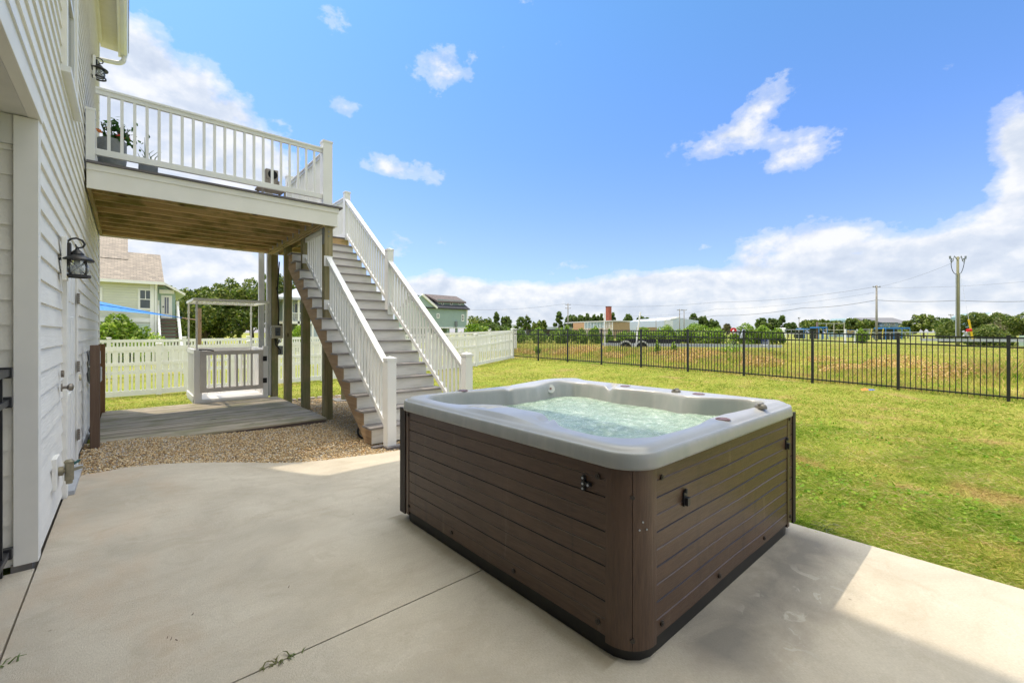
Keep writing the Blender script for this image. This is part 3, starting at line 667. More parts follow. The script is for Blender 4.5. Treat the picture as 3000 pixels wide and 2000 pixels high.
# short run of rail under the deck, between the first two posts
rl = root_part('handrail', stair); ya, yb = post_y[0]+.142, post_y[1]
MB().vbeam((NX, ya, nz_at(ya)+.105), (NX, yb, nz_at(yb)+.105), .052, .085).build('bottom_rail', vinyl, rl, bevel=.003)
MB().vbeam((NX, ya, FZ-.05), (NX, yb, FZ-.05), .052, .09).build('top_rail', vinyl, rl, bevel=.003)
for k in range(8):
    y = ya+(yb-ya)*(k+1)/9; MB().box(NX-.017, NX+.017, y-.017, y+.017, nz_at(y)+.12, FZ-.06).build('baluster', vinyl, rl)
for y in (post_y[0]-.012, post_y[1]-.012):            # white mounting plates where rails meet the posts
    z = nz_at(y); MB().box(PX0-.01, PX1-.01, y, y+.013, z+HR-.14, z+HR+.04).box(PX0-.01, PX0+.09, y, y+.013, z+.03, z+.20).build('mounting_plate', vinyl, rl)

# ------------------------------------------------------------------ low timber platform
PZ = -.058; PY0, PY1 = 7.75, 11.02
plat = root('timber_platform', (1.1, PY0, -.2), 'low weathered grey timber platform lying beneath the raised deck', 'platform')
mb = MB(); y = PY0-.01; px1 = 2.575
while y < PY1:
    j = RNG.uniform(-.002, .002); mb.box(-.34, px1, y, y+.124, PZ-.034, PZ+j); y += .1400
mb.build('deck_boards', grey_wood, plat, bevel=.004)
MB().box(-.32, px1-.01, PY0+.005, PY0+.045, -.26, PZ-.036).box(px1-.05, px1-.01, PY0+.045, PY1, -.30, PZ-.036).box(-.32, px1-.01, PY1-.04, PY1, -.38, PZ-.036).box(-.32, -.28, PY0+.045, PY1-.04, -.26, PZ-.036).build('rim_joist', wood_mat('rim_wood', (.13,.095,.08), (.22,.17,.145), (.30,.24,.20), 0), plat)
a_ = Vector((-.335, 7.40, 0)); xx = [ony(263, 1100, 7.40).x, ony(292, 1100, 7.40).x]
p = root('timber_post', ((xx[0]+xx[1])/2, 7.45, -.1), 'short grey brown timber post standing in the gravel before the meter boxes', 'post')
MB().box(xx[0], xx[1], 7.40, 7.54, -.25, 1.245).build('shaft', stub_m, p, bevel=.006)
p = root('timber_post', (-.27, 10.95, -.1), 'short light orange timber post at the back corner of the low platform', 'post')
xx = [ony(288, 1100, 10.9).x, ony(308, 1100, 10.9).x]
MB().box(xx[0], xx[1], 10.9, 11.02, -.3, 1.19).build('shaft', stub_l, p, bevel=.006)

# ------------------------------------------------------------------ platform lift
clear_sheet, t, b = new_mat('clear_canopy_sheet'); tp = t.add('ShaderNodeBsdfTransparent'); mx = t.add('ShaderNodeMixShader'); mx.inputs[0].default_value = .22
b.inputs['Base Color'].default_value = (.8,.8,.78,1); t.link(tp.outputs[0], mx.inputs[1]); t.link(b.outputs[0], mx.inputs[2]); t.link(mx.outputs[0], t.n['Material Output'].inputs['Surface'])
LFY = 11.06; LZB = -.06
lift = root('cargo_lift', (1.7, LFY, LZB), 'white aluminium platform lift cage with gate and flat canopy behind the timber platform', 'lift')
lx0 = ony(568, 1100, LFY).x; lx1 = ony(785, 1100, LFY).x; LBY = 12.45
lift_w = mat('white_lift_metal', (.86,.84,.80), (.82,.80,.76), rough=.4, scale=2, spec=.5)
zt = ony(580, 1024, LFY).z; zg = ony(600, 1030, LFY).z
MB().box(lx0, lx1, LFY, LBY, LZB-.02, LZB+.07).box(lx0+.0, lx1, LFY-.03, LFY, LZB-.02, LZB+.05).build('floor_pan', lift_w, lift, bevel=.004)
def corr(mb, axis, c, a0, a1, z0, z1, t_=.02, step=.075):
    n = int((a1-a0)/step); st = (a1-a0)/n
    for k in range(n):
        u0 = a0+k*st; off = .006 if k % 2 else 0
        if axis == 'x': mb.box(c-t_/2-off, c+t_/2+off, u0, u0+st, z0, z1)
        else: mb.box(u0, u0+st, c-t_/2-off, c+t_/2+off, z0, z1)
mb = MB(); corr(mb, 'x', lx0+.03, LFY+.10, LBY-.04, LZB+.07, zt-.06); mb.box(lx0, lx0+.06, LFY+.1, LBY, zt-.09, zt).box(lx0-.01, lx0+.05, LFY+.1, LBY, LZB+.03, LZB+.14); mb.build('side_panel', lift_w, lift)
mb = MB(); corr(mb, 'x', lx1-.05, LFY+.10, LBY-.04, LZB+.07, zt-.06); mb.box(lx1-.08, lx1-.02, LFY+.1, LBY, zt-.09, zt); mb.build('side_panel', lift_w, lift)
MB().box(lx0, lx1, LBY-.05, LBY, zt-.10, zt+.0).build('rear_rail', lift_w, lift); MB().box(lx0, lx1, LBY-.05, LBY, LZB+.07, LZB+.19).build('rear_rail', lift_w, lift)
for x in np.linspace(lx0+.15, lx1-.15, 9): MB().box(x-.02, x+.02, LBY-.04, LBY-.015, LZB+.19, zt-.10).build('rear_picket', lift_w, lift)
MB().box(lx0, lx0+.135, LFY-.01, LFY+.10, LZB, zt).build('corner_post', lift_w, lift, bevel=.004)
MB().box(lx1-.10, lx1+.0, LFY-.01, LFY+.09, LZB+.0, zt+.05).build('corner_post', lift_w, lift, bevel=.004)
gate = root_part('gate', lift)
ga = ony(586, 1100, LFY).x; gb = ony(771, 1100, LFY).x; gzb = ony(600, 1150, LFY).z; gzt = zt-.03
gm = mat('bare_aluminium_gate', (.68,.63,.57), (.62,.57,.52), rough=.5, scale=3, metal=.1)
MB().box(ga, gb, LFY-.02, LFY+.03, gzt-.09, gzt).box(ga, gb, LFY-.02, LFY+.03, gzb, gzb+.09).box(ga, ga+.11, LFY-.02, LFY+.03, gzb+.09, gzt-.09).box(gb-.09, gb, LFY-.02, LFY+.03, gzb+.09, gzt-.09).build('gate_frame', gm, gate, bevel=.003)
for k in range(6):
    x = ga+.11+(gb-ga-.20)*(k+1)/7; MB().box(x-.018, x+.018, LFY-.01, LFY+.02, gzb+.09, gzt-.09).build('gate_bar', gm, gate)
for z in (gzt-.20, gzb+.18): MB().box(gb-.01, gb+.07, LFY-.035, LFY-.02, z-.055, z+.055).build('gate_hinge', bronze, gate, bevel=.003)
MB().tube([(ga-.02, LFY-.02, gzt+.03), (ga+.16, LFY-.03, gzt+.02), (ga+.24, LFY-.03, gzt-.0)], .012, 8).build('latch', bronze, gate)
cz = ony(568, 880, LFY).z
for (x, y) in ((lx0+.05, LFY+.03), (lx0+.03, LBY-.03), (lx1-.08, LBY-.03), (lx1-.03, LFY+.03)):
    MB().box(x-.016, x+.016, y-.016, y+.016, zt, cz).box(x-.022, x+.022, y-.022, y+.022, cz-.22, cz-.16).build('canopy_post', lift_w, lift)
MB().box(lx0-.01, lx1+.03, LFY-.0, LFY+.05, cz, cz+.055).box(lx0-.01, lx1+.03, LBY-.05, LBY, cz, cz+.055).box(lx0-.01, lx0+.04, LFY+.05, LBY-.05, cz, cz+.055).box(lx1-.02, lx1+.03, LFY+.05, LBY-.05, cz, cz+.055).build('canopy_frame', lift_w, lift, bevel=.003)
MB().box(lx0+.04, lx1-.02, LFY+.05, LBY-.05, cz+.030, cz+.036).build('canopy_panel', clear_sheet, lift)
for (pa, pb, yy, zb_) in ((759, 775, 12.0, .2), (783, 796, 11.62, -.1)):
    xa, xb = ony(pa, 900, yy).x, ony(pb, 900, yy).x
    MB().box(xa, xb, yy, yy+.10, zb_, 4.25).box(xa+.02, xb-.02, yy-.012, yy, zb_, 4.25).build('mast', mat('mast_aluminium', (.52,.51,.49), (.46,.455,.44), rough=.4, metal=.25), lift, bevel=.003)

# control box on the far post
py_ = post_y[3]; bx0, bx1 = ony(796, 990, py_-.10).x, ony(829, 990, py_-.10).x
bz0, bz1 = ony(800, 991, py_-.10).z, ony(800, 953, py_-.10).z
cb = root('control_box', ((bx0+bx1)/2, py_-.05, bz0), 'beige lift control box with a dark grey panel fixed to the farthest deck post', 'control box')
beige = mat('beige_enclosure', (.42,.39,.31), (.36,.33,.26), rough=.5)
MB().box(bx0, bx1, py_-.12, py_-.0, bz0, bz1).build('enclosure', beige, cb, bevel=.01)
MB().box(bx0+.07, bx1-.06, py_-.132, py_-.121, bz0+.06, bz1-.05).build('panel', mat('slate_panel', (.06,.07,.09), (.05,.06,.075), rough=.4), cb, bevel=.003)
sg = MB(); zz = (bz0+bz1)/2; xx0 = bx0+.10; wv = bx1-bx0-.20       # a dark script flourish, unreadable in the photograph
sg.tube([(xx0+wv*t_, py_-.136, zz+.010*math.sin(t_*40)+.004*math.sin(t_*13)) for t_ in np.linspace(0, 1, 60)], .0035, 5)
sg.build('lettering', black, cb)
hg = MB()
for k in range(5): z = bz0+.05+k*(bz1-bz0-.1)/4; hg.box(bx0-.025, bx0, py_-.11, py_-.06, z-.015, z+.015)
hg.build('cable_gland', galv, cb)
cw = root('control_cable', ((bx0+bx1)/2, py_, bz0), 'black cables looping below the control box and running up the post', 'cable')
mb = MB()
mb.tube([(bx1-.08, py_-.03, bz1), (bx1-.07, py_-.02, bz1+.4), (bx1-.10, py_-.02, 2.4), (bx1-.06, py_-.02, 3.1)], .014, 8)
def loop(x0, x1, dz, r): return [(x0+(x1-x0)*s_, py_-.05, bz0-dz*math.sin(math.pi*s_)) for s_ in np.linspace(0, 1, 14)]
mb.tube(loop(bx0+.10, bx1-.05, .13, 0), .010, 6).tube(loop(bx0+.15, bx1-.02, .10, 0), .008, 6)
mb.tube([(bx0+.08, py_-.05, bz0), (bx0+.10, py_-.05, bz0-.16), (bx0+.20, py_-.05, bz0-.28), (bx1-.04, py_-.04, bz0-.36)], .015, 8)
mb.build('cable', rubber, cw, smooth=True)
MB().box(bx1-.07, bx1+.02, py_-.03, py_+.05, bz0-.40, bz0-.18).build('junction_box', grey_pl, cw, bevel=.006)
# cable crossing under the stairs
pc = root('slack_cable', (2.7, 12.0, 2.2), 'thin black cable hanging slack between the deck posts', 'cable')
c0 = ony(835, 760, 12.2); c1 = ony(893, 912, 12.2); c2 = ony(936, 959, 12.0)
pts = []
for s_ in np.linspace(0, 1, 20):
    p = c0*(1-s_)**2+c1*2*s_*(1-s_)*1.0+c2*s_**2; p.z -= .15*math.sin(math.pi*s_)*0; pts.append(p)
MB().tube(pts, .010, 6).build('cable', rubber, pc, smooth=True)
# hose / wires coil at the foot of the stringer
cl = root('hose_coil', (2.35, 6.2, -.14), 'small black hose coil lying on the gravel under the stair stringer', 'hose')
cc = onz(1072, 1282, -.12); mb = MB()
for k in range(3): mb.tube([(cc.x+.11*math.cos(a_), cc.y+.02*k+.03*math.sin(a_), cc.z+.09+(.085+.01*k)*math.sin(a_)) for a_ in np.linspace(0, 2*math.pi, 22)], .008, 6)
mb.build('coil', rubber, cl, smooth=True)

# ------------------------------------------------------------------ things on the deck
def leaves_np(centers, size, nrm=None, rng=RNG, aspect=1.5, up=0.):
    n = len(centers); a = rng.normal(size=(n, 3)); a[:, 2] += up; a /= np.linalg.norm(a, axis=1)[:, None]
    b = rng.normal(size=(n, 3)); b -= (a*b).sum(1)[:, None]*a; b /= np.linalg.norm(b, axis=1)[:, None]
    c = np.cross(a, b); s_ = size*(rng.uniform(.6, 1.3, n))[:, None] if np.isscalar(size) else size[:, None]
    b = b*s_*aspect/2; c = c*s_/2; P = np.asarray(centers)
    V = np.stack([P-b, P-c*.9+b*.1+a*s_*.12, P+b, P+c*.9+b*.1+a*s_*.12], 1).reshape(-1, 3)
    Fc = np.arange(4*n).reshape(n, 4); return V, Fc
def leaf_mat(name, cols, rough=.5, trans=.25, tone=1.12, scale=.8):
    if name in MATS: return MATS[name]
    m, t, b = new_mat(name); g = t.add('ShaderNodeNewGeometry'); k = len(cols)
    col = t.ramp(g.outputs['Random Per Island'], [(i/(k-1)*.98+.01, tuple(x*tone for x in c)) for i, c in enumerate(cols)])
    n = t.noise(t.pos(), scale, 4); col = t.mix(t.ramp(n, [(.38, 0.), (.65, .55)]), col, t.mix(1., col, (.62,.72,.5,1), 'MULTIPLY'))
    t.link(col, b.inputs['Base Color']); b.inputs['Roughness'].default_value = rough; b.inputs['Specular IOR Level'].default_value = .35
    tr = t.add('ShaderNodeBsdfTranslucent'); t.link(t.mix(1., col, (1.2,1.5,.5,1), 'MULTIPLY'), tr.inputs['Color'])
    mx = t.add('ShaderNodeMixShader'); mx.inputs[0].default_value = trans
    t.link(b.outputs[0], mx.inputs[1]); t.link(tr.outputs[0], mx.inputs[2]); t.link(mx.outputs[0], t.n['Material Output'].inputs['Surface'])
    MATS[name] = m; return m
pyy = 8.32; pxa, pxb = ony(284, 420, pyy).x, ony(372, 450, pyy).x
pot = root('planter_pot', ((pxa+pxb)/2, pyy, DZ), 'large round grey planter with a leafy red flowered plant on the deck by the house', 'planter')
r_ = (pxb-pxa)/2; pzt = ony(320, 408, pyy).z-.02
concp = mat('grey_pot', (.30,.31,.30), (.22,.235,.225), rough=.8, scale=14, bump=.3)
MB().lathe([(r_*.72,.0),(r_*.90,.08),(r_*.99,.22),(r_*1.0,pzt-DZ-.03),(r_*1.0,pzt-DZ),(r_*.92,pzt-DZ),(r_*.92,pzt-DZ-.06)], ((pxa+pxb)/2, pyy, DZ), 36).build('pot', concp, pot, smooth=40)
cs = RNG.normal(size=(150, 3))*np.array([.09, .07, .09])+np.array([(pxa+pxb)/2+.06, pyy, pzt+.12]); cs[:, 2] = np.maximum(cs[:, 2], pzt-.02)
V, Fc = leaves_np(cs, .06); mesh_np('foliage', V, Fc, leaf_mat('hibiscus_leaf', [(.02,.06,.012),(.04,.11,.02),(.08,.17,.03)], .4), pot)
cs = RNG.normal(size=(9, 3))*np.array([.12, .08, .09])+np.array([(pxa+pxb)/2+.08, pyy-.06, pzt+.12]); V, Fc = leaves_np(cs, .045)
[mesh_np('flower', V[4*k:4*k+4], np.array([[0,1,2,3]]), mat('red_petals', (.6,.05,.03), (.7,.25,.04)), pot) for k in range(9)]
mb = MB()
for k in range(7):
    a_ = k*.9; mb.tube([((pxa+pxb)/2+.03*math.cos(a_), pyy+.03*math.sin(a_), pzt-.05), ((pxa+pxb)/2+.16*math.cos(a_)+.03, pyy+.12*math.sin(a_), pzt+.22)], .006, 5)
mb.build('stem', mat('green_stem', (.08,.12,.03)), pot)
sp = root('planter_pot', (ony(435, 470, 8.4).x, 8.4, DZ), 'low dark tray planter with thin spiky shoots on the deck', 'planter')
sx = ony(434, 470, 8.4).x; MB().box(sx-.11, sx+.11, 8.3, 8.5, DZ, DZ+.245).build('tray', grey_pl, sp, bevel=.01)
mb = MB()
for k in range(16):
    a_ = RNG.uniform(0, 6.28); l_ = RNG.uniform(.10, .30) if k else .42; x0 = sx+RNG.uniform(-.08, .08); b_ = .10*l_/.3
    if k == 0: mb.tube([(sx-.03, 8.4, DZ+.24), (sx-.035, 8.4, DZ+.45), (sx-.04, 8.4, DZ+.66)], [.008,.006,.002], 5)
    else: mb.tube([(x0, 8.4, DZ+.24), (x0+b_*math.cos(a_)*.5, 8.4+b_*math.sin(a_)*.5, DZ+.24+l_*.6), (x0+b_*math.cos(a_)*1.5, 8.4+b_*math.sin(a_), DZ+.24+l_)], [.008,.006,.002], 5)
mb.build('shoots', mat('spike_leaf', (.10,.16,.05), (.22,.26,.14)), sp)
mt = root('deck_bench', (.2, 8.6, DZ), 'low dark bench seen under the deck rail between the planters', 'bench')
MB().box(ony(262,450,8.45).x, ony(460,500,8.45).x, 8.25, 8.7, DZ+.035, DZ+.115).build('seat', grey_pl, mt, bevel=.006)
for x in (-.28, .45): MB().box(x, x+.05, 8.3, 8.65, DZ, DZ+.035).build('leg', black, mt)
by = 9.6; b0, b1 = ony(779, 495, by), ony(819, 560, by)
bx = root('lantern_box', ((b0.x+b1.x)/2, by, DZ), 'weathered square wooden box with a round dark opening on a small table on the deck', 'box')
ww = wood_mat('bleached_wood', (.16,.14,.12), (.30,.27,.23), (.42,.39,.34), 2)
zt_ = ony(800, 497, by).z; zm = ony(800, 527, by).z
MB().box(b0.x, b1.x-.02, by, by+.22, zm, zt_).box(b0.x-.01, b1.x+.03, by-.02, by+.26, zm-.13, zm-.01).build('case', ww, bx, bevel=.008)
MB().disc(((b0.x+b1.x)/2, by, (zm+zt_)/2), (0, -1, 0), .085, .006, 22).build('opening', dark_hole, bx)
tb = root('side_table', ((b0.x+b1.x)/2, by+.1, DZ), 'small grey side table carrying the weathered box on the deck', 'table')
MB().box(b0.x-.12, b1.x+.12, by-.12, by+.38, zm-.17, zm-.135).build('table_top', ww, tb, bevel=.005)
for x in (b0.x-.09, b1.x+.06):
    for y in (by-.09, by+.32): MB().box(x, x+.035, y, y+.035, DZ, zm-.17).build('leg', ww, tb)

# ------------------------------------------------------------------ gravel
def inside_gravel(x, y):
    return (x > XW+.0) & (x < 4.6) & (y < 11.4) & ~((x < 2.6) & (y > PY0-.01)) & ~((x > 3.35+.0*y) & (y < 6.0)) & ~((x > 4.0) & (y < 7.0)) & ~((x > 3.0) & (y > 11.0))
def gravel_mat():
    m, t, b = new_mat('river_gravel'); g = t.add('ShaderNodeNewGeometry')
    col = t.ramp(g.outputs['Random Per Island'], [(.0, (.40,.24,.10)), (.12, (.54,.37,.18)), (.35, (.62,.47,.27)), (.55, (.70,.58,.38)), (.72, (.52,.36,.19)), (.84, (.40,.37,.33)), (.93, (.75,.70,.60)), (1., (.34,.30,.26))])
    t.link(col, b.inputs['Base Color']); b.inputs['Roughness'].default_value = .75; b.inputs['Specular IOR Level'].default_value = .3; return m
def icos():
    import bmesh
    bm = bmesh.new(); bmesh.ops.create_icosphere(bm, subdivisions=1, radius=1); v = np.array([p.co for p in bm.verts]); f = np.array([[q.index for q in p.verts] for p in bm.faces]); bm.free(); return v, f
iv, if_ = icos()
def pebbles(name, pts, rr, m, parent=None):
    n = len(pts); s_ = RNG.uniform(.6, 1.25, (n, 1, 3))*np.array([1, 1, .62])*rr[:, None, None]
    th = RNG.uniform(0, 6.28, n); cs_, sn = np.cos(th), np.sin(th); v = iv[None]*s_*RNG.uniform(.85, 1.15, (n, len(iv), 1))
    tl = RNG.normal(0, .35, (n, 2)); v[..., 2] += v[..., 0]*tl[:, :1]+v[..., 1]*tl[:, 1:]
    x = v[..., 0]*cs_[:, None]-v[..., 1]*sn[:, None]; y = v[..., 0]*sn[:, None]+v[..., 1]*cs_[:, None]
    V = np.stack([x, y, v[..., 2]], -1)+pts[:, None, :]
    Fc = (if_[None]+(np.arange(n)*len(iv))[:, None, None]).reshape(-1, 3)
    return mesh_np(name, V.reshape(-1, 3), Fc, m, parent, smooth=True)
N = 95000; x = RNG.uniform(XW, 4.6, N); y = RNG.uniform(4.9, 11.4, N)
ey_ = np.array([edge_y(a) for a in x]); ok = inside_gravel(x, y) & (y > ey_-.015)
keep = RNG.uniform(size=N) < np.clip(1.15-(y-6)*.10, .35, 1); ok &= keep
x, y = x[ok], y[ok]; zg_ = gz(x, y)+.035+.02*np.sin(x*2.3)*np.sin(y*1.7)
pzv = np.array([pz(a, b) for a, b in zip(x, y)])
zg_ = np.where(y < PY0, np.maximum(zg_, pzv-.02), zg_)
near = np.clip((.12-(y-ey_[ok]))/.12, 0, 1); zg_ = zg_*(1-near)+(pzv-.01)*near
pts = np.stack([x, y, zg_+RNG.uniform(-.008, .008, len(x))], 1)
rr = RNG.uniform(.007, .013, len(x))*(1+np.clip(y-7, 0, 4)*.12)
tag(pebbles('gravel', pts, rr, gravel_mat()), 'loose tan pebbles spread between the patio, the platform and the staircase', 'gravel', kind='stuff')
gb = MB()
gxs = np.linspace(XW, 4.6, 40); gys = np.linspace(4.9, 11.4, 50)
A, B = np.meshgrid(gxs, gys, indexing='ij'); eA = np.array([edge_y(a) for a in A.ravel()])
yy_ = np.maximum(B.ravel(), eA); zA = gz(A.ravel(), yy_)+.022+.02*np.sin(A.ravel()*2.3)*np.sin(yy_*1.7); pv = np.array([pz(a, b) for a, b in zip(A.ravel(), yy_)])
zA = np.where(yy_ < PY0, np.maximum(zA, pv-.035), zA); nr = np.clip((.12-(yy_-eA))/.12, 0, 1); zA = zA*(1-nr)+(pv-.03)*nr
i2, j2 = np.meshgrid(np.arange(39), np.arange(49), indexing='ij'); a2 = (i2*50+j2).ravel(); cx_ = (A.ravel()[a2]+A.ravel()[a2+51])/2; cy_ = (yy_[a2]+yy_[a2+51])/2
sel = inside_gravel(cx_, cy_) & ~((cx_ > 3.3) & (cy_ < 6.1)); a2 = a2[sel]
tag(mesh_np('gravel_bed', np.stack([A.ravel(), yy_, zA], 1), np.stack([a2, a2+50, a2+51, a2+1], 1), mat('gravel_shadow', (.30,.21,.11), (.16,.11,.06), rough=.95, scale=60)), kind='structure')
# edging stones along the lawn behind
st = mat('edging_stone', (.50,.44,.37), (.40,.35,.30), rough=.9, scale=8, bump=.3, bscale=60)
edg = root('stone_edging', (3.2, 11.1, -.2), 'row of pale edging stones between the gravel and the rear lawn', 'edging')
x = 2.66
while x < 4.6:
    l_ = .38; yy0 = 11.2-.22*(x-2.6)+RNG.uniform(-.02, .02); z0 = g1(x, yy0)
    MB().box(x, x+l_, yy0, yy0+.12, z0-.03, z0+.07).build('stone', st, edg, bevel=.015); x += l_+.02
slb = root('stone_slab', (3.7, 10.1, -.2), 'flat grey stone slab at the foot of the landing post', 'slab')
MB().box(3.62, 4.30, 10.15, 10.7, g1(3.9,10.4)-.03, g1(3.9,10.4)+.05).build('slab', mat('grey_slab', (.25,.25,.24), (.2,.2,.19), rough=.9, bump=.3, bscale=70), slb, bevel=.01)
# ------------------------------------------------------------------ hot tub
TX0, TX1, TY0, TY1 = 1.545, 3.590, .985, 3.095
tub = root('hot_tub', ((TX0+TX1)/2, (TY0+TY1)/2, 0), 'square hot tub with brown board skirt, marbled grey rim and bubbling pale green water', 'hot tub')
def rrect(x0, x1, y0, y1, r, n=160):
    """closed loop of n points, counter clockwise, spread by angle from the middle"""
    cx, cy = (x0+x1)/2, (y0+y1)/2; P = []
    for k in range(n):
        a = 2*math.pi*k/n; dx, dy = math.cos(a), math.sin(a); lo_, hi_ = 0, 5
        for _ in range(26):
            m_ = (lo_+hi_)/2; x, y = abs(dx*m_)-((x1-x0)/2-r), abs(dy*m_)-((y1-y0)/2-r)
            d = math.hypot(max(x, 0), max(y, 0))-r if (x > 0 or y > 0) else max(x, y)-r
            if d < 0: lo_ = m_
            else: hi_ = m_
        P.append((cx+dx*lo_, cy+dy*lo_))
    return np.array(P)
NT_ = 420; cxy = np.array([(TX0+TX1)/2, (TY0+TY1)/2])
IN = [(1.70,2.90),(1.78,2.985),(2.03,3.0),(2.28,2.94),(2.44,2.91),(2.52,2.86),(2.80,2.85),(3.00,2.89),(3.16,2.90),(3.30,2.84),(3.34,2.68),(3.30,2.48),(3.25,2.34),(3.28,2.16),(3.31,1.96),(3.28,1.78),(3.24,1.66),(3.26,1.52),(3.34,1.40),(3.41,1.26),(3.38,1.14),(3.22,1.095),(3.00,1.09),(2.86,1.12),(2.69,1.145),(2.48,1.14),(2.30,1.105),(2.11,1.10),(1.87,1.11),(1.74,1.17),(1.68,1.28),(1.68,1.42),(1.70,1.55),(1.77,1.64),(1.835,1.73),(1.82,1.83),(1.79,1.93),(1.81,2.05),(1.84,2.20),(1.80,2.33),(1.71,2.42),(1.675,2.55),(1.675,2.72)]
IN = np.array(IN)
# ray / polygon intersections -> radius per angle, then light smoothing
def poly_r(P, a):
    d = np.array([math.cos(a), math.sin(a)]); best = None
    for p, q in zip(P, np.roll(P, -1, 0)):
        p = p-cxy; q = q-cxy; e = q-p; den = d[0]*e[1]-d[1]*e[0]
        if abs(den) < 1e-9: continue
        t_ = (p[0]*e[1]-p[1]*e[0])/den; u_ = (p[0]*d[1]-p[1]*d[0])/den
        if t_ > 0 and -1e-6 <= u_ <= 1+1e-6: best = t_ if best is None else min(best, t_)
    return best
ang = 2*np.pi*np.arange(NT_)/NT_
ri = np.array([poly_r(IN, a) for a in ang]); 
for _ in range(4): ri = (np.roll(ri, 1)+ri*2+np.roll(ri, -1))/4
O_ = rrect(TX0, TX1, TY0, TY1, .17, NT_); ro = np.linalg.norm(O_-cxy, axis=1)
ca, sa = np.cos(ang), np.sin(ang)
nx_ = np.stack([ca, sa], 1)
def ring(rad): return cxy+nx_*rad[:, None]
# true inward normals of the outer loop for the lip
tg = np.roll(O_, -1, 0)-np.roll(O_, 1, 0); nrm = np.stack([tg[:, 1], -tg[:, 0]], 1); nrm /= np.linalg.norm(nrm, axis=1)[:, None]
def top_h(P):
    x, y = P[:, 0], P[:, 1]; h = np.full(len(P), .912)
    def bump(cx_, cy_, sx, sy, a, pw=1): return a*np.exp(-(((x-cx_)/sx)**2+((y-cy_)/sy)**2)**pw)
    h += bump(1.72, 1.98, .17, .34, .026, 2)+bump(3.05, 2.98, .40, .10, .016, 2)+bump(1.72, 1.9, .10, .8, .004)
    h += bump(3.30, 3.0, .35, .12, .012, 2)+bump(3.2, 1.10, .30, .10, .012, 2)
    # carved headrest grooves and swooping step
    for i, (yc, am) in enumerate(((2.28, .030), (2.19, .024), (2.11, .020))):
        yl = yc-.55*(x-1.66)+.03*np.sin((x-1.64)*18); h -= am*np.exp(-((y-yl)/.018)**2)*np.clip((x-1.64)*30, 0, 1)*np.clip((1.86-x)*30, 0, 1)
    yl = 1.66+.45*(x-1.66); h -= .030*np.exp(-((y-yl)/.036)**2)*np.clip((x-1.67)*30, 0, 1)
    h -= .014*np.exp(-((x-2.55-.8*(y-2.95))/.03)**2)*(y > 2.80)
    h -= .006*np.exp(-((np.hypot(x-3.24, y-1.06)-.16)/.02)**2)
    return h
rows = []
for off, z in [(.014,.823),(.004,.820),(-.004,.824),(-.005,.834),(-.002,.862),(.002,.884),(.006,.892),(.012,.8925),(.016,.889),(.022,.8915),(.030,.900),(.042,.9075),(.056,.911)]:
    rows.append(np.concatenate([O_-nrm*off, np.full((NT_, 1), z)], 1))
Q0 = O_-nrm*.068; QI = ring(ri+.022)
for f in np.linspace(0, 1, 26):
    P = Q0*(1-f)+QI*f; rows.append(np.concatenate([P, top_h(P)[:, None]], 1))
wv = .012*np.sin(ang*7)
for dr, z in [(.013,-.004),(.006,-.012),(.001,-.028),(-.006,-.055),(-.012,-.09),(-.022,-.14),(-.04,-.22),(-.10,-.34),(-.25,-.42),(-.32,-.60)]:
    P = ring(ri+dr); hh = top_h(ring(ri+.022)); rows.append(np.concatenate([P, (hh+z)[:, None]], 1))
P = ring(np.full(NT_, .02)); rows.append(np.concatenate([P, np.full((NT_, 1), .30)], 1))
V = np.concatenate(rows); nr_ = len(rows); i_, j_ = np.meshgrid(np.arange(nr_-1), np.arange(NT_), indexing='ij'); jn = (j_+1) % NT_
Fc = np.stack([(i_*NT_+j_).ravel(), (i_*NT_+jn).ravel(), ((i_+1)*NT_+jn).ravel(), ((i_+1)*NT_+j_).ravel()], 1)
def acrylic():
    m, t, b = new_mat('marbled_acrylic'); p = t.pos()
    n = t.noise(p, 1.6, 5, .55, .6); f = t.noise(p, 240, 2, .5); st_ = t.noise(t.pos((7, 7, .8)), 2.0, 5, .6)
    col = t.ramp(n, [(.3, (.30,.295,.285)), (.5, (.37,.368,.355)), (.7, (.44,.438,.425))])
    x, y, z = t.sep(p)[:3]; side = t.ramp(z, [(.885, 1.), (.898, 0.)])
    col = t.mix(t.math('MULTIPLY', t.ramp(st_, [(.38, .75), (.62, 0.)]), side), col, (.30,.32,.31,1))
    col = t.mix(t.ramp(f, [(.35, .25), (.5, 0.)]), col, (.38,.38,.38,1))
    t.link(col, b.inputs['Base Color']); b.inputs['Roughness'].default_value = .33; b.inputs['Coat Weight'].default_value = .12; b.inputs['Coat Roughness'].default_value = .12
    return m
shell = mesh_np('shell', V, Fc, acrylic(), tub, smooth=True)
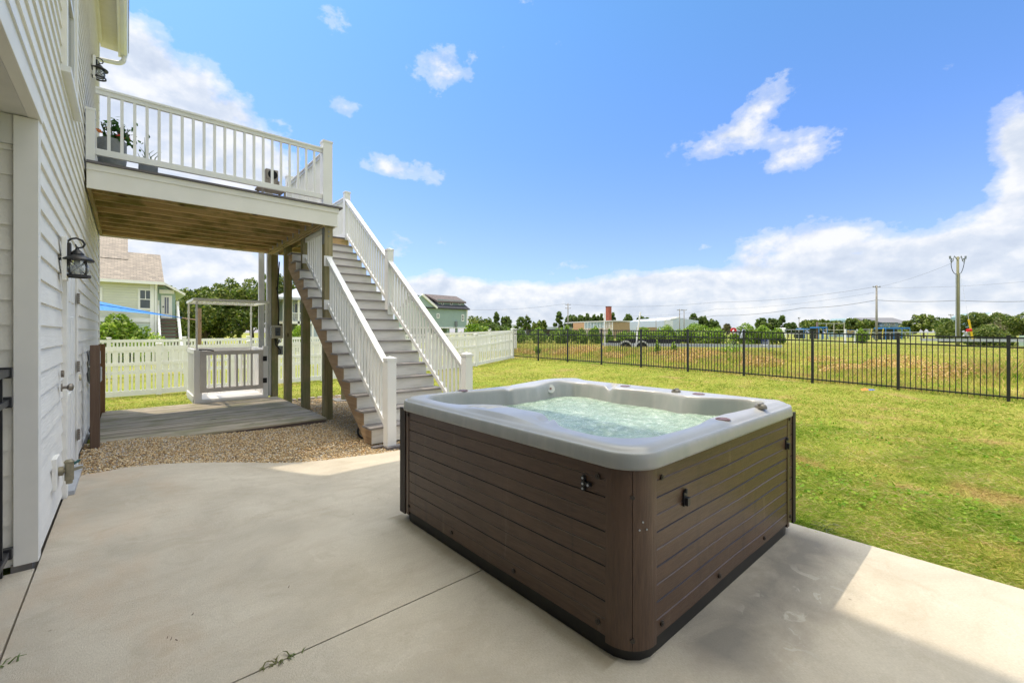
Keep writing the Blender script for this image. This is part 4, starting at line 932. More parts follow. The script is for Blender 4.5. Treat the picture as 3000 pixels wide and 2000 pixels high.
# water
WZ = .775
def water_mat():
    m, t, b = new_mat('bubbling_water'); p = t.pos()
    n = t.noise(p, 5, 8, .65, 1.0); f = t.noise(p, 26, 6, .72, .8); f2 = t.noise(p, 95, 4, .7, .3)
    foam = t.math('ADD', t.math('MULTIPLY', n, .55), t.math('MULTIPLY', f, .45))
    col = t.ramp(foam, [(.34, (.17,.245,.185)), (.46, (.265,.365,.285)), (.56, (.35,.45,.36)), (.64, (.46,.545,.46)), (.73, (.68,.72,.66))])
    v = t.add('ShaderNodeTexVoronoi', feature='DISTANCE_TO_EDGE'); v.inputs['Scale'].default_value = 42; t.link(p, v.inputs['Vector'])
    col = t.mix(t.math('MULTIPLY', t.ramp(v.outputs['Distance'], [(.03, .55), (.1, 0.)]), t.ramp(f, [(.5, 0.), (.62, 1.)])), col, (.90,.95,.93,1))
    t.link(col, b.inputs['Base Color']); b.inputs['Roughness'].default_value = .11; b.inputs['Specular IOR Level'].default_value = .5
    b.inputs['Subsurface Weight'].default_value = .0
    h = t.math('ADD', t.math('MULTIPLY', f, .7), t.math('MULTIPLY', f2, .4)); t.link(t.bump(h, .55, .02), b.inputs['Normal']); return m
rr_ = np.concatenate([np.linspace(.0, .93, 90), [.96, .985, 1.0]]); rows = []
from mathutils import noise as mn
for f in rr_:
    P = ring((ri-.012)*max(f, 1e-3)); zz = np.array([mn.fractal(Vector((x*7, y*7, 2.)), .8, 2.1, 5)*.0065+mn.noise(Vector((x*2.3, y*2.3, 5)))*.010 for x, y in P])
    d1 = np.hypot(P[:, 0]-2.35, P[:, 1]-1.75); d2 = np.hypot(P[:, 0]-3.05, P[:, 1]-1.75)
    zz += .008*np.sin(d1*55)*np.exp(-(d1/.22)**2)+.007*np.sin(d2*60)*np.exp(-(d2/.2)**2)
    rows.append(np.concatenate([P, (WZ+zz)[:, None]], 1))
V = np.concatenate(rows); i_, j_ = np.meshgrid(np.arange(len(rows)-1), np.arange(NT_), indexing='ij'); jn = (j_+1) % NT_
mesh_np('water', V, np.stack([(i_*NT_+j_).ravel(), (i_*NT_+jn).ravel(), ((i_+1)*NT_+jn).ravel(), ((i_+1)*NT_+j_).ravel()], 1), water_mat(), tub, smooth=True)
# skirt
def skirt_mat(name, ax, c1, c2):
    m, t, b = new_mat(name); st_ = [9, 9, 9]; st_[ax] = .9
    g = t.noise(t.pos(tuple(x*9 for x in st_)), 1.0, 7, .7, .3); n = t.noise(t.pos((1, 1, 1)), 2.0, 5, .6)
    col = t.ramp(g, [(.3, c1), (.7, c2)]); col = t.mix(t.ramp(n, [(.5, 0.), (.75, .35)]), col, c4(tuple(x*1.5 for x in c2)))
    mk = t.ramp(t.noise(t.pos((14, 14, 1.6) if ax != 2 else (20, 20, 1.2)), 1.0, 5, .65), [(.60, 0.), (.75, .35)])
    col = t.mix(mk, col, (.26,.20,.14,1)); dk = t.ramp(t.noise(t.pos((11, 11, 1.0)), 1.0, 5, .6), [(.30, .5), (.42, 0.)]); col = t.mix(dk, col, (.02,.018,.018,1))
    if ax != 2:                                     # groove darkness painted into the colour, every other joint pale
        fz_ = t.math('ABSOLUTE', t.math('SUBTRACT', t.math('FRACT', t.math('MULTIPLY', t.math('SUBTRACT', t.sep(t.pos())[2], .078), 1/.0757)), .5))
        k_ = t.math('FRACT', t.math('MULTIPLY', t.math('ADD', t.math('FLOOR', t.math('ADD', t.math('MULTIPLY', t.math('SUBTRACT', t.sep(t.pos())[2], .078), 1/.0757), .5)), .0), .5))
        col = t.mix(t.ramp(fz_, [(.45, 0.), (.485, .9)]), col, t.mix(t.ramp(k_, [(.2, 0.), (.4, 1.)]), (.012,.009,.008,1), (.15,.115,.09,1)))
    t.link(col, b.inputs['Base Color']); b.inputs['Roughness'].default_value = .38; b.inputs['Specular IOR Level'].default_value = .5
    t.link(t.bump(g, .45, .004), b.inputs['Normal']); return m
BC1, BC2 = (.056,.031,.020), (.112,.064,.040)
sk_y = skirt_mat('brown_board_along_y', 1, BC1, BC2); sk_x = skirt_mat('brown_board_along_x', 0, BC1, BC2); sk_z = skirt_mat('brown_corner_board', 2, BC1, BC2)
SX, SY_, SX1, SY1 = TX0+.018, TY0+.022, TX1-.018, TY1-.02; SB, ST = .078, .835
zs = [SB, .154, .231, .306, .383, .459, .534, .609, .684, .760, ST]
def board_profile():
    P = []
    for a, b_ in zip(zs, zs[1:]):
        P += [(-.0045, a), (.0, a+.004), (.0, b_-.004), (-.0045, b_)]
    return P
def skirt_face(name, side):
    prof = board_profile(); mb = MB(); n = 24; wob = []
    for i in range(n+1):
        f = i/n; row = []
        for o, z in prof:
            wv_ = .0035*math.sin(f*9+z*7)*math.sin(math.pi*f)
            if side == 'left': y = SY_+.135+(SY1-SY_-.16)*f; row.append((SX-o+wv_*.5, y, z))
            elif side == 'near': x = SX+.155+(SX1-SX-.20)*f; row.append((x, SY_-o-wv_+.004*math.sin(f*math.pi)*math.sin(z*5), z))
            elif side == 'right': y = SY_+.135+(SY1-SY_-.27)*f; row.append((SX1+o, y, z))
            else: x = SX+.155+(SX1-SX-.31)*f; row.append((x, SY1+o, z))
        wob += row
    m_ = len(prof); mb.v = wob; mb.f = [(i*m_+k, (i+1)*m_+k, (i+1)*m_+k+1, i*m_+k+1) for i in range(n) for k in range(m_-1)]
    return mb.build(name, {'left': sk_y, 'right': sk_y, 'near': sk_x, 'far': sk_x}[side], tub)
for s_ in ('left', 'near', 'right', 'far'): skirt_face('skirt_panel', s_)
def corner(cx_, cy_, sx, sy, seam=True):
    r = .14; X0, Y0 = (SX if sx < 0 else SX1), (SY_ if sy < 0 else SY1); ccx, ccy = X0-sx*r, Y0-sy*r
    def seg(a0, a1, ea, eb):
        pts_ = []
        if ea: pts_.append((X0+sx*.004, ccy-sy*.012*(-1) if False else ccy))
        for k in range(9):
            a = a0+(a1-a0)*k/8; pts_.append((ccx+sx*(r+.004)*math.cos(a), ccy+sy*(r+.004)*math.sin(a)))
        out_ = [(ccx+(x-ccx)*(r-.010)/(r+.004), ccy+(y-ccy)*(r-.010)/(r+.004)) for x, y in pts_]
        poly = [(x, y, SB-.022) for x, y in pts_+out_[::-1]]
        MB().extrude(poly, (0, 0, ST+.002-SB+.022)).build('corner_panel', sk_z, tub, smooth=35)
    seg(R(-4), R(43.6), False, False); seg(R(44.6), R(96), False, False)
corner(0, 0, -1, -1); corner(0, 0, 1, -1); corner(0, 0, 1, 1); corner(0, 0, -1, 1)
MB().box(SX-.006, SX+.004, SY1-.10, SY1-.02, SB-.03, ST).build('corner_trim', mat('dark_brown_trim', (.03,.02,.015)), tub)
MB().box(SX1-.05, SX1+.004, SY_-.008, SY_+.004, SB-.02, ST).build('corner_trim', mat('dark_brown_trim', (.03,.02,.015)), tub)
Bs = rrect(SX+.012, SX1-.02, SY_+.012, SY1-.02, .135, 160); mb = MB()
mb.v = [(x, y, z) for z in (.0, .03, SB+.05) for x, y in (Bs if z else cxy+(Bs-cxy)*.997)]
mb.f = [(i*160+k, i*160+(k+1) % 160, (i+1)*160+(k+1) % 160, (i+1)*160+k) for i in range(2) for k in range(160)]
mb.build('base_pan', mat('black_base_pan', (.007,.007,.008), (.016,.015,.013), rough=.5, scale=14, lo=.45, hi=.75), tub, smooth=30)
scr = mat('skirt_screw', (.03,.022,.02), (.05,.04,.03), rough=.4)
def screw(p, n_): MB().tube([Vector(p), Vector(p)+Vector(n_)*.008], .0125, 14).tube([Vector(p)+Vector(n_)*.008, Vector(p)+Vector(n_)*.011], .006, 8).build('screw', scr, tub, smooth=40)
for y, z in ((SY_+.19, .765), (SY1-.14, .79), (SY_+.19, .125), (SY_+.75, .12), (SY_+1.35, .12), (SY1-.15, .12)): screw((SX, y, z), (-1, 0, 0))
for x, z in ((SX+.20, .765), (SX1-.12, .80), (SX+.20, .125), (SX+.78, .12), (SX+1.42, .12), (SX1-.10, .12)): screw((x, SY_, z), (0, -1, 0))
cn = Vector((-math.cos(R(44)), -math.sin(R(44)), 0)); cp = Vector((SX+.14, SY_+.14, 0))+cn*.143
for z in (.705, .10): MB().tube([cp+Vector((0, 0, z)), cp+Vector((0, 0, z))+cn*.006], .010, 12).build('screw', scr, tub, smooth=40)
# cover lifter bracket, clip strap and holes left by a clip
q_ = onx(1713, 1411, SX); bk = MB()
for (dy, dz_) in ((0, .022), (0, -.004), (0, -.026), (-.030, -.004)): bk.tube([(SX, q_.y+dy, q_.z+dz_), (SX-.016, q_.y+dy, q_.z+dz_)], .011, 12)
bk.beam((SX-.006, q_.y, q_.z+.025), (SX-.006, q_.y, q_.z-.028), .014, .016, up=(1,0,0)).beam((SX-.006, q_.y, q_.z), (SX-.006, q_.y-.032, q_.z-.004), .014, .016, up=(1,0,0))
bk = bk.build('cover_bracket', black, tub, smooth=40); rv = MB()
for (dy, dz_) in ((0, .022), (0, -.004), (0, -.026), (-.030, -.004)): rv.tube([(SX-.016, q_.y+dy, q_.z+dz_), (SX-.018, q_.y+dy, q_.z+dz_)], .0055, 10)
rv.build('rivet', galv, bk)
for px, py in ((2004, 1458), (2302, 1300)):
    q_ = ony(px, py, SY_); c_ = MB().box(q_.x-.016, q_.x+.016, SY_-.010, SY_, q_.z-.035, q_.z+.030).box(q_.x-.013, q_.x+.013, SY_-.026, SY_-.010, q_.z-.030, q_.z+.008).tube([(q_.x, SY_-.006, q_.z+.030), (q_.x, SY_-.012, q_.z+.046)], [.012, .006], 10)
    c_.build('cover_clip', black, tub, bevel=.002)
hp = MB(); cn2 = Vector((-math.cos(R(62)), -math.sin(R(62)), 0)); cp2 = Vector((SX+.14, SY_+.14, 0))+cn2*.1445; tg2 = Vector((-cn2.y, cn2.x, 0))
for du, z in ((0, .60), (-.016, .568), (.018, .568)): p_ = cp2+tg2*du+Vector((0, 0, z)); hp.tube([p_, p_+cn2*.003], .004, 8)
hp.build('rivet', galv, tub)
# fittings on the rim
capm = mat('brown_valve_cap', (.20,.11,.09), (.15,.08,.07), rough=.35); knobm = mat('taupe_valve_knob', (.19,.175,.14), (.13,.12,.10), rough=.4)
for (x, y, r) in ((2.12,3.03,.034),(3.40,2.30,.034),(3.40,1.62,.036),(2.52,1.062,.028)):
    z = top_h(np.array([[x, y]]))[0]; MB().lathe([(r+.012,-.002),(r+.010,.004),(r+.002,.005),(r,.001),(r-.01,.004),(r*.3,.0045)], (x, y, z), 26).build('valve_cap', capm, tub, smooth=50)
for (x, y) in ((3.38,1.80),(3.04,1.045)):
    z = top_h(np.array([[x, y]]))[0]; k_ = MB().lathe([(.038,-.004),(.036,.010),(.030,.020),(.016,.024)], (x, y, z), 20).build('valve_knob', knobm, tub, smooth=50)
    MB().beam((x-.035, y, z+.022), (x+.035, y, z+.022), .016, .016).build('grip', knobm, k_, bevel=.004)
for (x, y) in ():
    z = top_h(np.array([[x, y]]))[0]; MB().lathe([(.048,-.004),(.046,.004),(.030,.006),(.012,.006)], (x, y, z), 22).build('valve_cap', mat('dark_cap', (.05,.045,.045), (.035,.03,.03), rough=.3), tub, smooth=50)
jc = Vector((3.03, 2.885, .862)); jn_ = Vector((-.45, -.75, .45)).normalized()
MB().tube([jc, jc+jn_*.012], .042, 22).build('headrest_jet', mat('jet_ring', (.48,.50,.48), (.42,.44,.42), rough=.3), tub, smooth=40)
MB().tube([jc+jn_*.012, jc+jn_*.016], .011, 12).build('jet_nozzle', capm, tub, smooth=40)
# ------------------------------------------------------------------ white vinyl fences
def white_fence(p0, p1, n, zf, h, name_label, first_post=True, wide=.105, narrow=.045, gap=.044, slats=True, low=False, last_post=True):
    p0, p1 = Vector((*p0, 0)), Vector((*p1, 0)); d = (p1-p0).normalized(); L_ = (p1-p0).length; st_ = L_/n
    rt = root('picket_fence', (p0.x, p0.y, zf(p0.x, p0.y)), name_label, 'fence'); r = Vector((d.y, -d.x, 0))
    def pnt(s_): q = p0+d*s_; return Vector((q.x, q.y, 0))
    for k in range(n+1):
        if (k == 0 and not first_post) or (k == n and not last_post): continue
        q = pnt(k*st_); z = zf(q.x, q.y); w_ = .063
        po = MB().box(q.x-w_, q.x+w_, q.y-w_, q.y+w_, z-.3, z+h+.05).build('post', vinyl_old, rt, bevel=.004)
        e = .022; MB().box(q.x-w_-e, q.x+w_+e, q.y-w_-e, q.y+w_+e, z+h+.05, z+h+.075).box(q.x-w_-.005, q.x+w_+.005, q.y-w_-.005, q.y+w_+.005, z+h+.075, z+h+.10).build('post_cap', vinyl_old, po, bevel=.008)
    for k in range(n):
        a, b = pnt(k*st_+.063), pnt((k+1)*st_-.063); za, zb = zf(a.x, a.y)+.03, zf(b.x, b.y)+.03
        def lin(f, off): q = a+(b-a)*f; return Vector((q.x, q.y, za+(zb-za)*f+off))
        pan = MB(); up = [(.0, .15), (h-.15, h-.03), (h-.57, h-.48)]
        if low: up = [(.0, .15), (h-.12, h), (h-.40, h-.33)]
        for (u0, u1) in up: pan.vbeam(lin(0, (u0+u1)/2), lin(1, (u0+u1)/2), .045, u1-u0)
        if slats:
            l_ = (b-a).length; s_ = gap
            while s_ < l_-narrow:
                for wd in (wide, narrow):
                    if s_+wd > l_: break
                    f = (s_+wd/2)/l_; c0 = lin(f, .12); c1 = lin(f, h-.13); rr_ = d*(wd/2); t_ = r*.011
                    P = [c0-rr_-t_, c0+rr_-t_, c0+rr_+t_, c0-rr_+t_, c1-rr_-t_, c1+rr_-t_, c1+rr_+t_, c1-rr_+t_]
                    pan.add(P, [(0,1,5,4),(1,2,6,5),(2,3,7,6),(3,0,4,7)]); s_ += wd+gap
        pan.build('fence_panel', vinyl_old, rt)
    return rt
WFY = 16.4
def zf1(x, y): return float(np.interp(x, [-3.9, .7, 3.0, 5.3, 7.6, 9.9, 12.2, 14.5], [-.44, -.41, -.37, -.335, -.30, -.25, -.17, .10]))
white_fence((-1.6, WFY), (14.5, WFY), 7, zf1, 1.42, 'white vinyl picket fence closing the rear of the lawn up to the black fence')
def zf2(x, y): return float(np.interp(x, [-3, 3, 9, 15, 21.5], [-.37, -.33, -.26, -.12, .12]))
white_fence((-3.0, 24.), (21.5, 24.), 10, zf2, 1.46, 'farther white fence with a narrow picket top strip behind the rear lawn', wide=.062, narrow=.062, gap=.05)

# ------------------------------------------------------------------ black metal fence
BFX = 14.53; bf_y = [16.45-1.829*k for k in range(13)]
bz = lambda y: float(np.interp(y, [-6, 0, 3, 6.8, 10, 13, 16.5], [-.15, -.115, -.03, .055, .085, .11, .135]))
bf = root('metal_fence', (BFX, 5, bz(5)), 'black metal picket fence running along the far side of the lawn', 'fence')
for k, y in enumerate(bf_y):
    z = bz(y); po = MB().box(BFX-.03, BFX+.03, y-.03, y+.03, z-.1, z+1.44).build('post', black, bf, bevel=.003)
    MB().box(BFX-.034, BFX+.034, y-.034, y+.034, z+1.44, z+1.455).build('post_cap', black, po)
for k in range(len(bf_y)-1):
    ya, yb = bf_y[k]-.03, bf_y[k+1]+.03; za, zb = bz(ya), bz(yb); pan = MB()
    for off in (1.395, 1.19, .10): pan.vbeam((BFX, ya, za+off), (BFX, yb, zb+off), .028, .034)
    for j in range(17):
        f = (j+1)/18; y = ya+(yb-ya)*f; z = za+(zb-za)*f; pan.box(BFX-.0085, BFX+.0085, y-.0085, y+.0085, z+.06, z+1.395)
    pan.build('fence_panel', black, bf)

# ------------------------------------------------------------------ grass
def blades(name, x, y, h, wd, m, lean=.5, z0=None, label=None, cat='grass'):
    n = len(x); z = gz(x, y)-.005 if z0 is None else z0; th = RNG.uniform(0, 6.283, n); lx, lyy = RNG.normal(0, lean, n)*h, RNG.normal(0, lean, n)*h
    dx, dy = np.cos(th)*wd/2, np.sin(th)*wd/2
    A = np.stack([x-dx, y-dy, z], 1); B = np.stack([x+dx, y+dy, z], 1); Cc = np.stack([x+lx*.45+dx*.6, y+lyy*.45+dy*.6, z+h*.62], 1); D_ = np.stack([x+lx, y+lyy, z+h], 1)
    V = np.stack([A, B, Cc, D_], 1).reshape(-1, 3); o = mesh_np(name, V, np.arange(4*n).reshape(n, 4), m)
    return tag(o, label, cat, kind='stuff')
def grass_mat(name, cols, tone=1.22):
    m, t, b = new_mat(name); g = t.add('ShaderNodeNewGeometry'); k = len(cols); p = t.pos()
    n = t.math('ADD', t.math('MULTIPLY', t.noise(p, 1.3, 5, .62), .75), t.math('MULTIPLY', g.outputs['Random Per Island'], .38))
    col = t.ramp(n, [(.30+.52*i/(k-1), tuple(x*tone for x in c)) for i, c in enumerate(cols)])
    dry = t.math('MULTIPLY', t.ramp(t.noise(p, .95, 6, .62, .4), [(.57, 0.), (.65, .8)]), t.ramp(g.outputs['Random Per Island'], [(.2, 1.), (.9, .35)])); col = t.mix(dry, col, (.55,.35,.17,1))
    t.link(col, b.inputs['Base Color']); b.inputs['Roughness'].default_value = .6; b.inputs['Specular IOR Level'].default_value = .15
    tr = t.add('ShaderNodeBsdfTranslucent'); t.link(col, tr.inputs['Color']); mx = t.add('ShaderNodeMixShader'); mx.inputs[0].default_value = .35
    t.link(b.outputs[0], mx.inputs[1]); t.link(tr.outputs[0], mx.inputs[2]); t.link(mx.outputs[0], t.n['Material Output'].inputs['Surface']); return m
lawn_m = grass_mat('lawn_blades', [(.13,.21,.015),(.21,.29,.03),(.34,.38,.06),(.48,.43,.11),(.56,.40,.18)], 1.02)
# sample in polar form around the viewpoint so nearer turf is denser
n = 330000; dd = 2.3*np.exp(RNG.uniform(0, 1, n)**1.0*math.log(22/2.3)); aa = R(90)-(YAW+RNG.uniform(R(-56), R(56), n)); x = dd*np.cos(aa); y = dd*np.sin(aa)
ok = (x < BFX-.0) & (y < WFY-.08) & ((x > PE+.0) | (y > 5.45)) & ~((x < 4.62) & (y < 11.35)) & (x > XW+.05)
ok |= (x > PE-.015+RNG.uniform(-.01, .03, n)) & (x < BFX) & (y < 5.3); x, y, dd = x[ok], y[ok], dd[ok]
patch = np.array([mn.noise(Vector((a*.9, b*.9, 3))) for a, b in zip(x, y)]); sel = RNG.uniform(size=len(x)) < np.clip(.95+patch*1.0, .25, 1); x, y, dd, patch = x[sel], y[sel], dd[sel], patch[sel]
sc_ = np.clip(dd/6, .75, 3.0)
blades('lawn_grass', x, y, RNG.uniform(.016, .036, len(x))*(1+patch*.3)*np.clip(sc_, 1, 1.25), RNG.uniform(.006, .011, len(x))*sc_, lawn_m, lean=1.3, label='short mown green and yellowing grass of the back lawn')
n = 210000; dd = 2.5*np.exp(RNG.uniform(0, 1, n)*math.log(8.5/2.5)); aa = R(90)-(YAW+RNG.uniform(R(2), R(55), n)); x = dd*np.cos(aa); y = dd*np.sin(aa)
ok = (x > PE-.02+RNG.uniform(-.02, .03, n)) & (x < BFX) & (y < 9); x, y = x[ok], y[ok]; q = np.array([mn.fractal(Vector((a*1.1, b*1.1, 3)), 1., 2., 3) for a, b in zip(x, y)]); sel = RNG.uniform(size=len(x)) < np.clip(.75+q*1.6, .04, 1); x, y, q = x[sel], y[sel], q[sel]
blades('fine_grass', x, y, RNG.uniform(.015, .04, len(x))*(1+np.clip(q, 0, 1)*.8), RNG.uniform(.003, .006, len(x)), grass_mat('fine_blades', [(.11,.21,.015),(.20,.31,.035),(.33,.40,.06),(.42,.42,.13),(.60,.48,.26)]), lean=1.3, label='finer blades of green grass nearest the patio slab')
# broad weed leaves in the turf
n = 9000; dd = 2.6*np.exp(RNG.uniform(0, 1, n)*math.log(14/2.6)); aa = R(90)-(YAW+RNG.uniform(R(0), R(56), n)); x = dd*np.cos(aa); y = dd*np.sin(aa)
ok = (x > PE+.1) & (x < BFX-.2) & (y < WFY-.3); x, y = x[ok], y[ok]; cl = np.array([mn.noise(Vector((a*.7, b*.7, 9))) for a, b in zip(x, y)]); x, y = x[cl > .08], y[cl > .08]
V, Fc = leaves_np(np.stack([x, y, gz(x, y)+.03], 1), .032, up=2.5, aspect=1.2)
tag(mesh_np('lawn_weeds', V, Fc, leaf_mat('clover', [(.09,.19,.01),(.16,.28,.02),(.27,.36,.04)], .8, .3)), 'small broad leaved weeds scattered through the back lawn', 'weeds', kind='stuff')
# rough field beyond the black fence
field_m = grass_mat('field_blades', [(.11,.24,.02),(.24,.34,.04),(.44,.42,.09),(.56,.45,.15),(.46,.30,.14)])
n = 300000; dd = 14*np.exp(RNG.uniform(0, 1, n)*math.log(75/14)); aa = R(90)-(YAW+RNG.uniform(R(-8), R(56), n)); x = dd*np.cos(aa); y = dd*np.sin(aa)
ok = (x > BFX+.15) & ((y < 23.8) | (x > 22)); x, y, dd = x[ok], y[ok], dd[ok]
tq0, tq1 = ond(1778, HOR, 27.4), ond(2300, HOR, 24.4); m3 = 9000; ft_ = RNG.uniform(0, .95, m3)**1.3; bk_ = RNG.uniform(-.1, 1.6, m3)
x = np.concatenate([x, tq0.x+(tq1.x-tq0.x)*ft_-S*bk_]); y = np.concatenate([y, tq0.y+(tq1.y-tq0.y)*ft_-C*bk_]); dd = np.concatenate([dd, np.full(m3, 18.)])
p1_ = np.array([mn.fractal(Vector((a*.16, b*.30, 3)), 1., 2., 3) for a, b in zip(x, y)]); band = np.exp(-((x-20.5-.05*y)/3.2)**2)
hh = (.05+.11*np.clip(p1_+.35, 0, 1.4)+.44*band*np.clip(p1_+.38, 0, 1))*RNG.uniform(.5, 1.2, len(x)); hh = np.where(dd > 40, hh*.8, hh); hh[-m3:] = RNG.uniform(.22, .46, m3)
blades('field_grass', x, y, hh, RNG.uniform(.010, .020, len(x))*np.clip(dd/14, 1, 4.), field_m, lean=.35, label='rough unmown grass with dry tan seed heads beyond the black fence')
n = 60000; x = RNG.uniform(17.2, 24, n); y = RNG.uniform(-6, 20, n); q = np.array([mn.noise(Vector((a*.35, b*.5, 31))) for a, b in zip(x, y)]); ok = q > .02; x, y, q = x[ok], y[ok], q[ok]
V, Fc = leaves_np(np.stack([x, y, gz(x, y)+RNG.uniform(.15, .50, len(x))*(.5+q)], 1), .042, aspect=1.6, up=.3)
tag(mesh_np('seed_heads', V, Fc, leaf_mat('dry_seed', [(.34,.18,.09),(.55,.32,.16),(.68,.47,.24)], .8, .2)), 'brown dry seed heads standing over the rough grass beyond the fence', 'seed heads', kind='stuff')
# weeds growing in the patio joint
def tuft(p, n_, l_, lab, flat=.0):
    rt = root('weed_tuft', p, lab, 'weed'); mb = MB()
    for k in range(n_):
        a_ = RNG.uniform(0, 6.28); s_ = RNG.uniform(.4, 1)*l_; b = Vector(p)+(Vector((RNG.uniform(-.09, .09), RNG.normal(0, .006), 0)) if flat else Vector((RNG.normal(0, l_*.35), RNG.normal(0, l_*.35)*.5, 0))); d = Vector((math.cos(a_), math.sin(a_), 0))
        if flat: d = (d+Vector((.9, -.2, 0))*RNG.choice([-1, 1])).normalized()
        mb.tube([b, b+d*s_*.4+Vector((0, 0, s_*.35)), b+d*s_+Vector((0, 0, s_*.25))], [.0035, .003, .0008], 4)
    return mb.build('blades', mat('weed_green', (.10,.17,.04), (.16,.15,.06)), rt)
w1 = onz(850, 1925); w1 = Vector((w1.x, JA.y+(JB.y-JA.y)*0+((JA.y+JB.y)/2-JA.y), 0)); w1.x = onz(838, 1932).x
tuft((w1.x, JY, 0), 20, .045, 'sparse green weed lying along the joint of the patio slab', .5)
tuft((J2, onz(8, 1950).y, 0), 14, .06, 'little green weed in the patio joint at the lower left')
tuft(tuple(onz(2415, 1545, 0)+Vector((.06, 0, -.03))), 26, .11, 'darker grass tuft at the slab edge beside the hot tub')
tw = root('twig', tuple(onz(500, 1873)), 'tiny brown twig and leaf crumbs lying on the patio', 'twig'); mb = MB()
for px, py, l_ in ((500,1873,.016),(520,1874,.013),(845,1720,.016),(490,1868,.012),(562,1800,.014)):
    q_ = onz(px, py, .003); a_ = RNG.uniform(0, 3); mb.tube([q_, q_+Vector((math.cos(a_), math.sin(a_), .1))*l_], .0015, 5)
mb.build('twig', mat('twig_brown', (.10,.05,.03)), tw)
lt = onz(2543, 1155, -.08); lr = root('litter', tuple(lt), 'crumpled orange and blue scrap lying on the lawn near the black fence', 'litter')
z0 = g1(lt.x, lt.y)+.05
MB().add([(lt.x-.10, lt.y+.08, z0), (lt.x+.02, lt.y-.02, z0+.02), (lt.x+.03, lt.y+.06, z0+.05), (lt.x-.08, lt.y+.13, z0+.03)], [(0,1,2,3)]).build('orange_piece', mat('orange_plastic', (.75,.20,.03)), lr)
MB().add([(lt.x+.02, lt.y-.02, z0+.01), (lt.x+.12, lt.y-.12, z0+.02), (lt.x+.12, lt.y-.08, z0+.03), (lt.x+.03, lt.y+.03, z0+.03)], [(0,1,2,3)]).build('blue_piece', mat('blue_plastic', (.04,.12,.65)), lr)
# ------------------------------------------------------------------ trees and shrubs
def lobes_pts(lobes, n):
    lobes = np.array(lobes); vol = lobes[:, 3]*lobes[:, 4]*.5+lobes[:, 3]**2; k = RNG.choice(len(lobes), n, p=vol/vol.sum())
    u = RNG.normal(size=(n, 3)); u /= np.linalg.norm(u, axis=1)[:, None]; u[:, 2] = np.abs(u[:, 2])*np.where(RNG.uniform(size=n) < .72, 1, -.6)
    r = RNG.uniform(.72, 1.06, n)**.8; L = lobes[k]; return L[:, :3]+u*r[:, None]*np.stack([L[:, 3], L[:, 3], L[:, 4]], 1)
oak_l = leaf_mat('oak_leaves', [(.05,.08,.025),(.09,.135,.04),(.14,.185,.055),(.21,.24,.09)], .6, .3)
myrtle_l = leaf_mat('myrtle_leaves', [(.035,.06,.014),(.085,.13,.026),(.17,.21,.04),(.33,.32,.10)], .55, .2)
bright_l = leaf_mat('bright_leaves', [(.09,.16,.015),(.19,.29,.03),(.32,.42,.06),(.50,.52,.16)], .45, .25)
vine_l = leaf_mat('vine_leaves', [(.08,.15,.018),(.15,.24,.028),(.25,.35,.05),(.38,.42,.10)], .5, .25)
dry_l = leaf_mat('dry_branch_leaves', [(.16,.13,.09),(.24,.20,.13),(.13,.15,.05)], .8, .1)
bark = mat('bark', (.16,.125,.095), (.09,.07,.052), rough=.9, scale=5, stretch=(4,4,1), bump=.4, bscale=20)
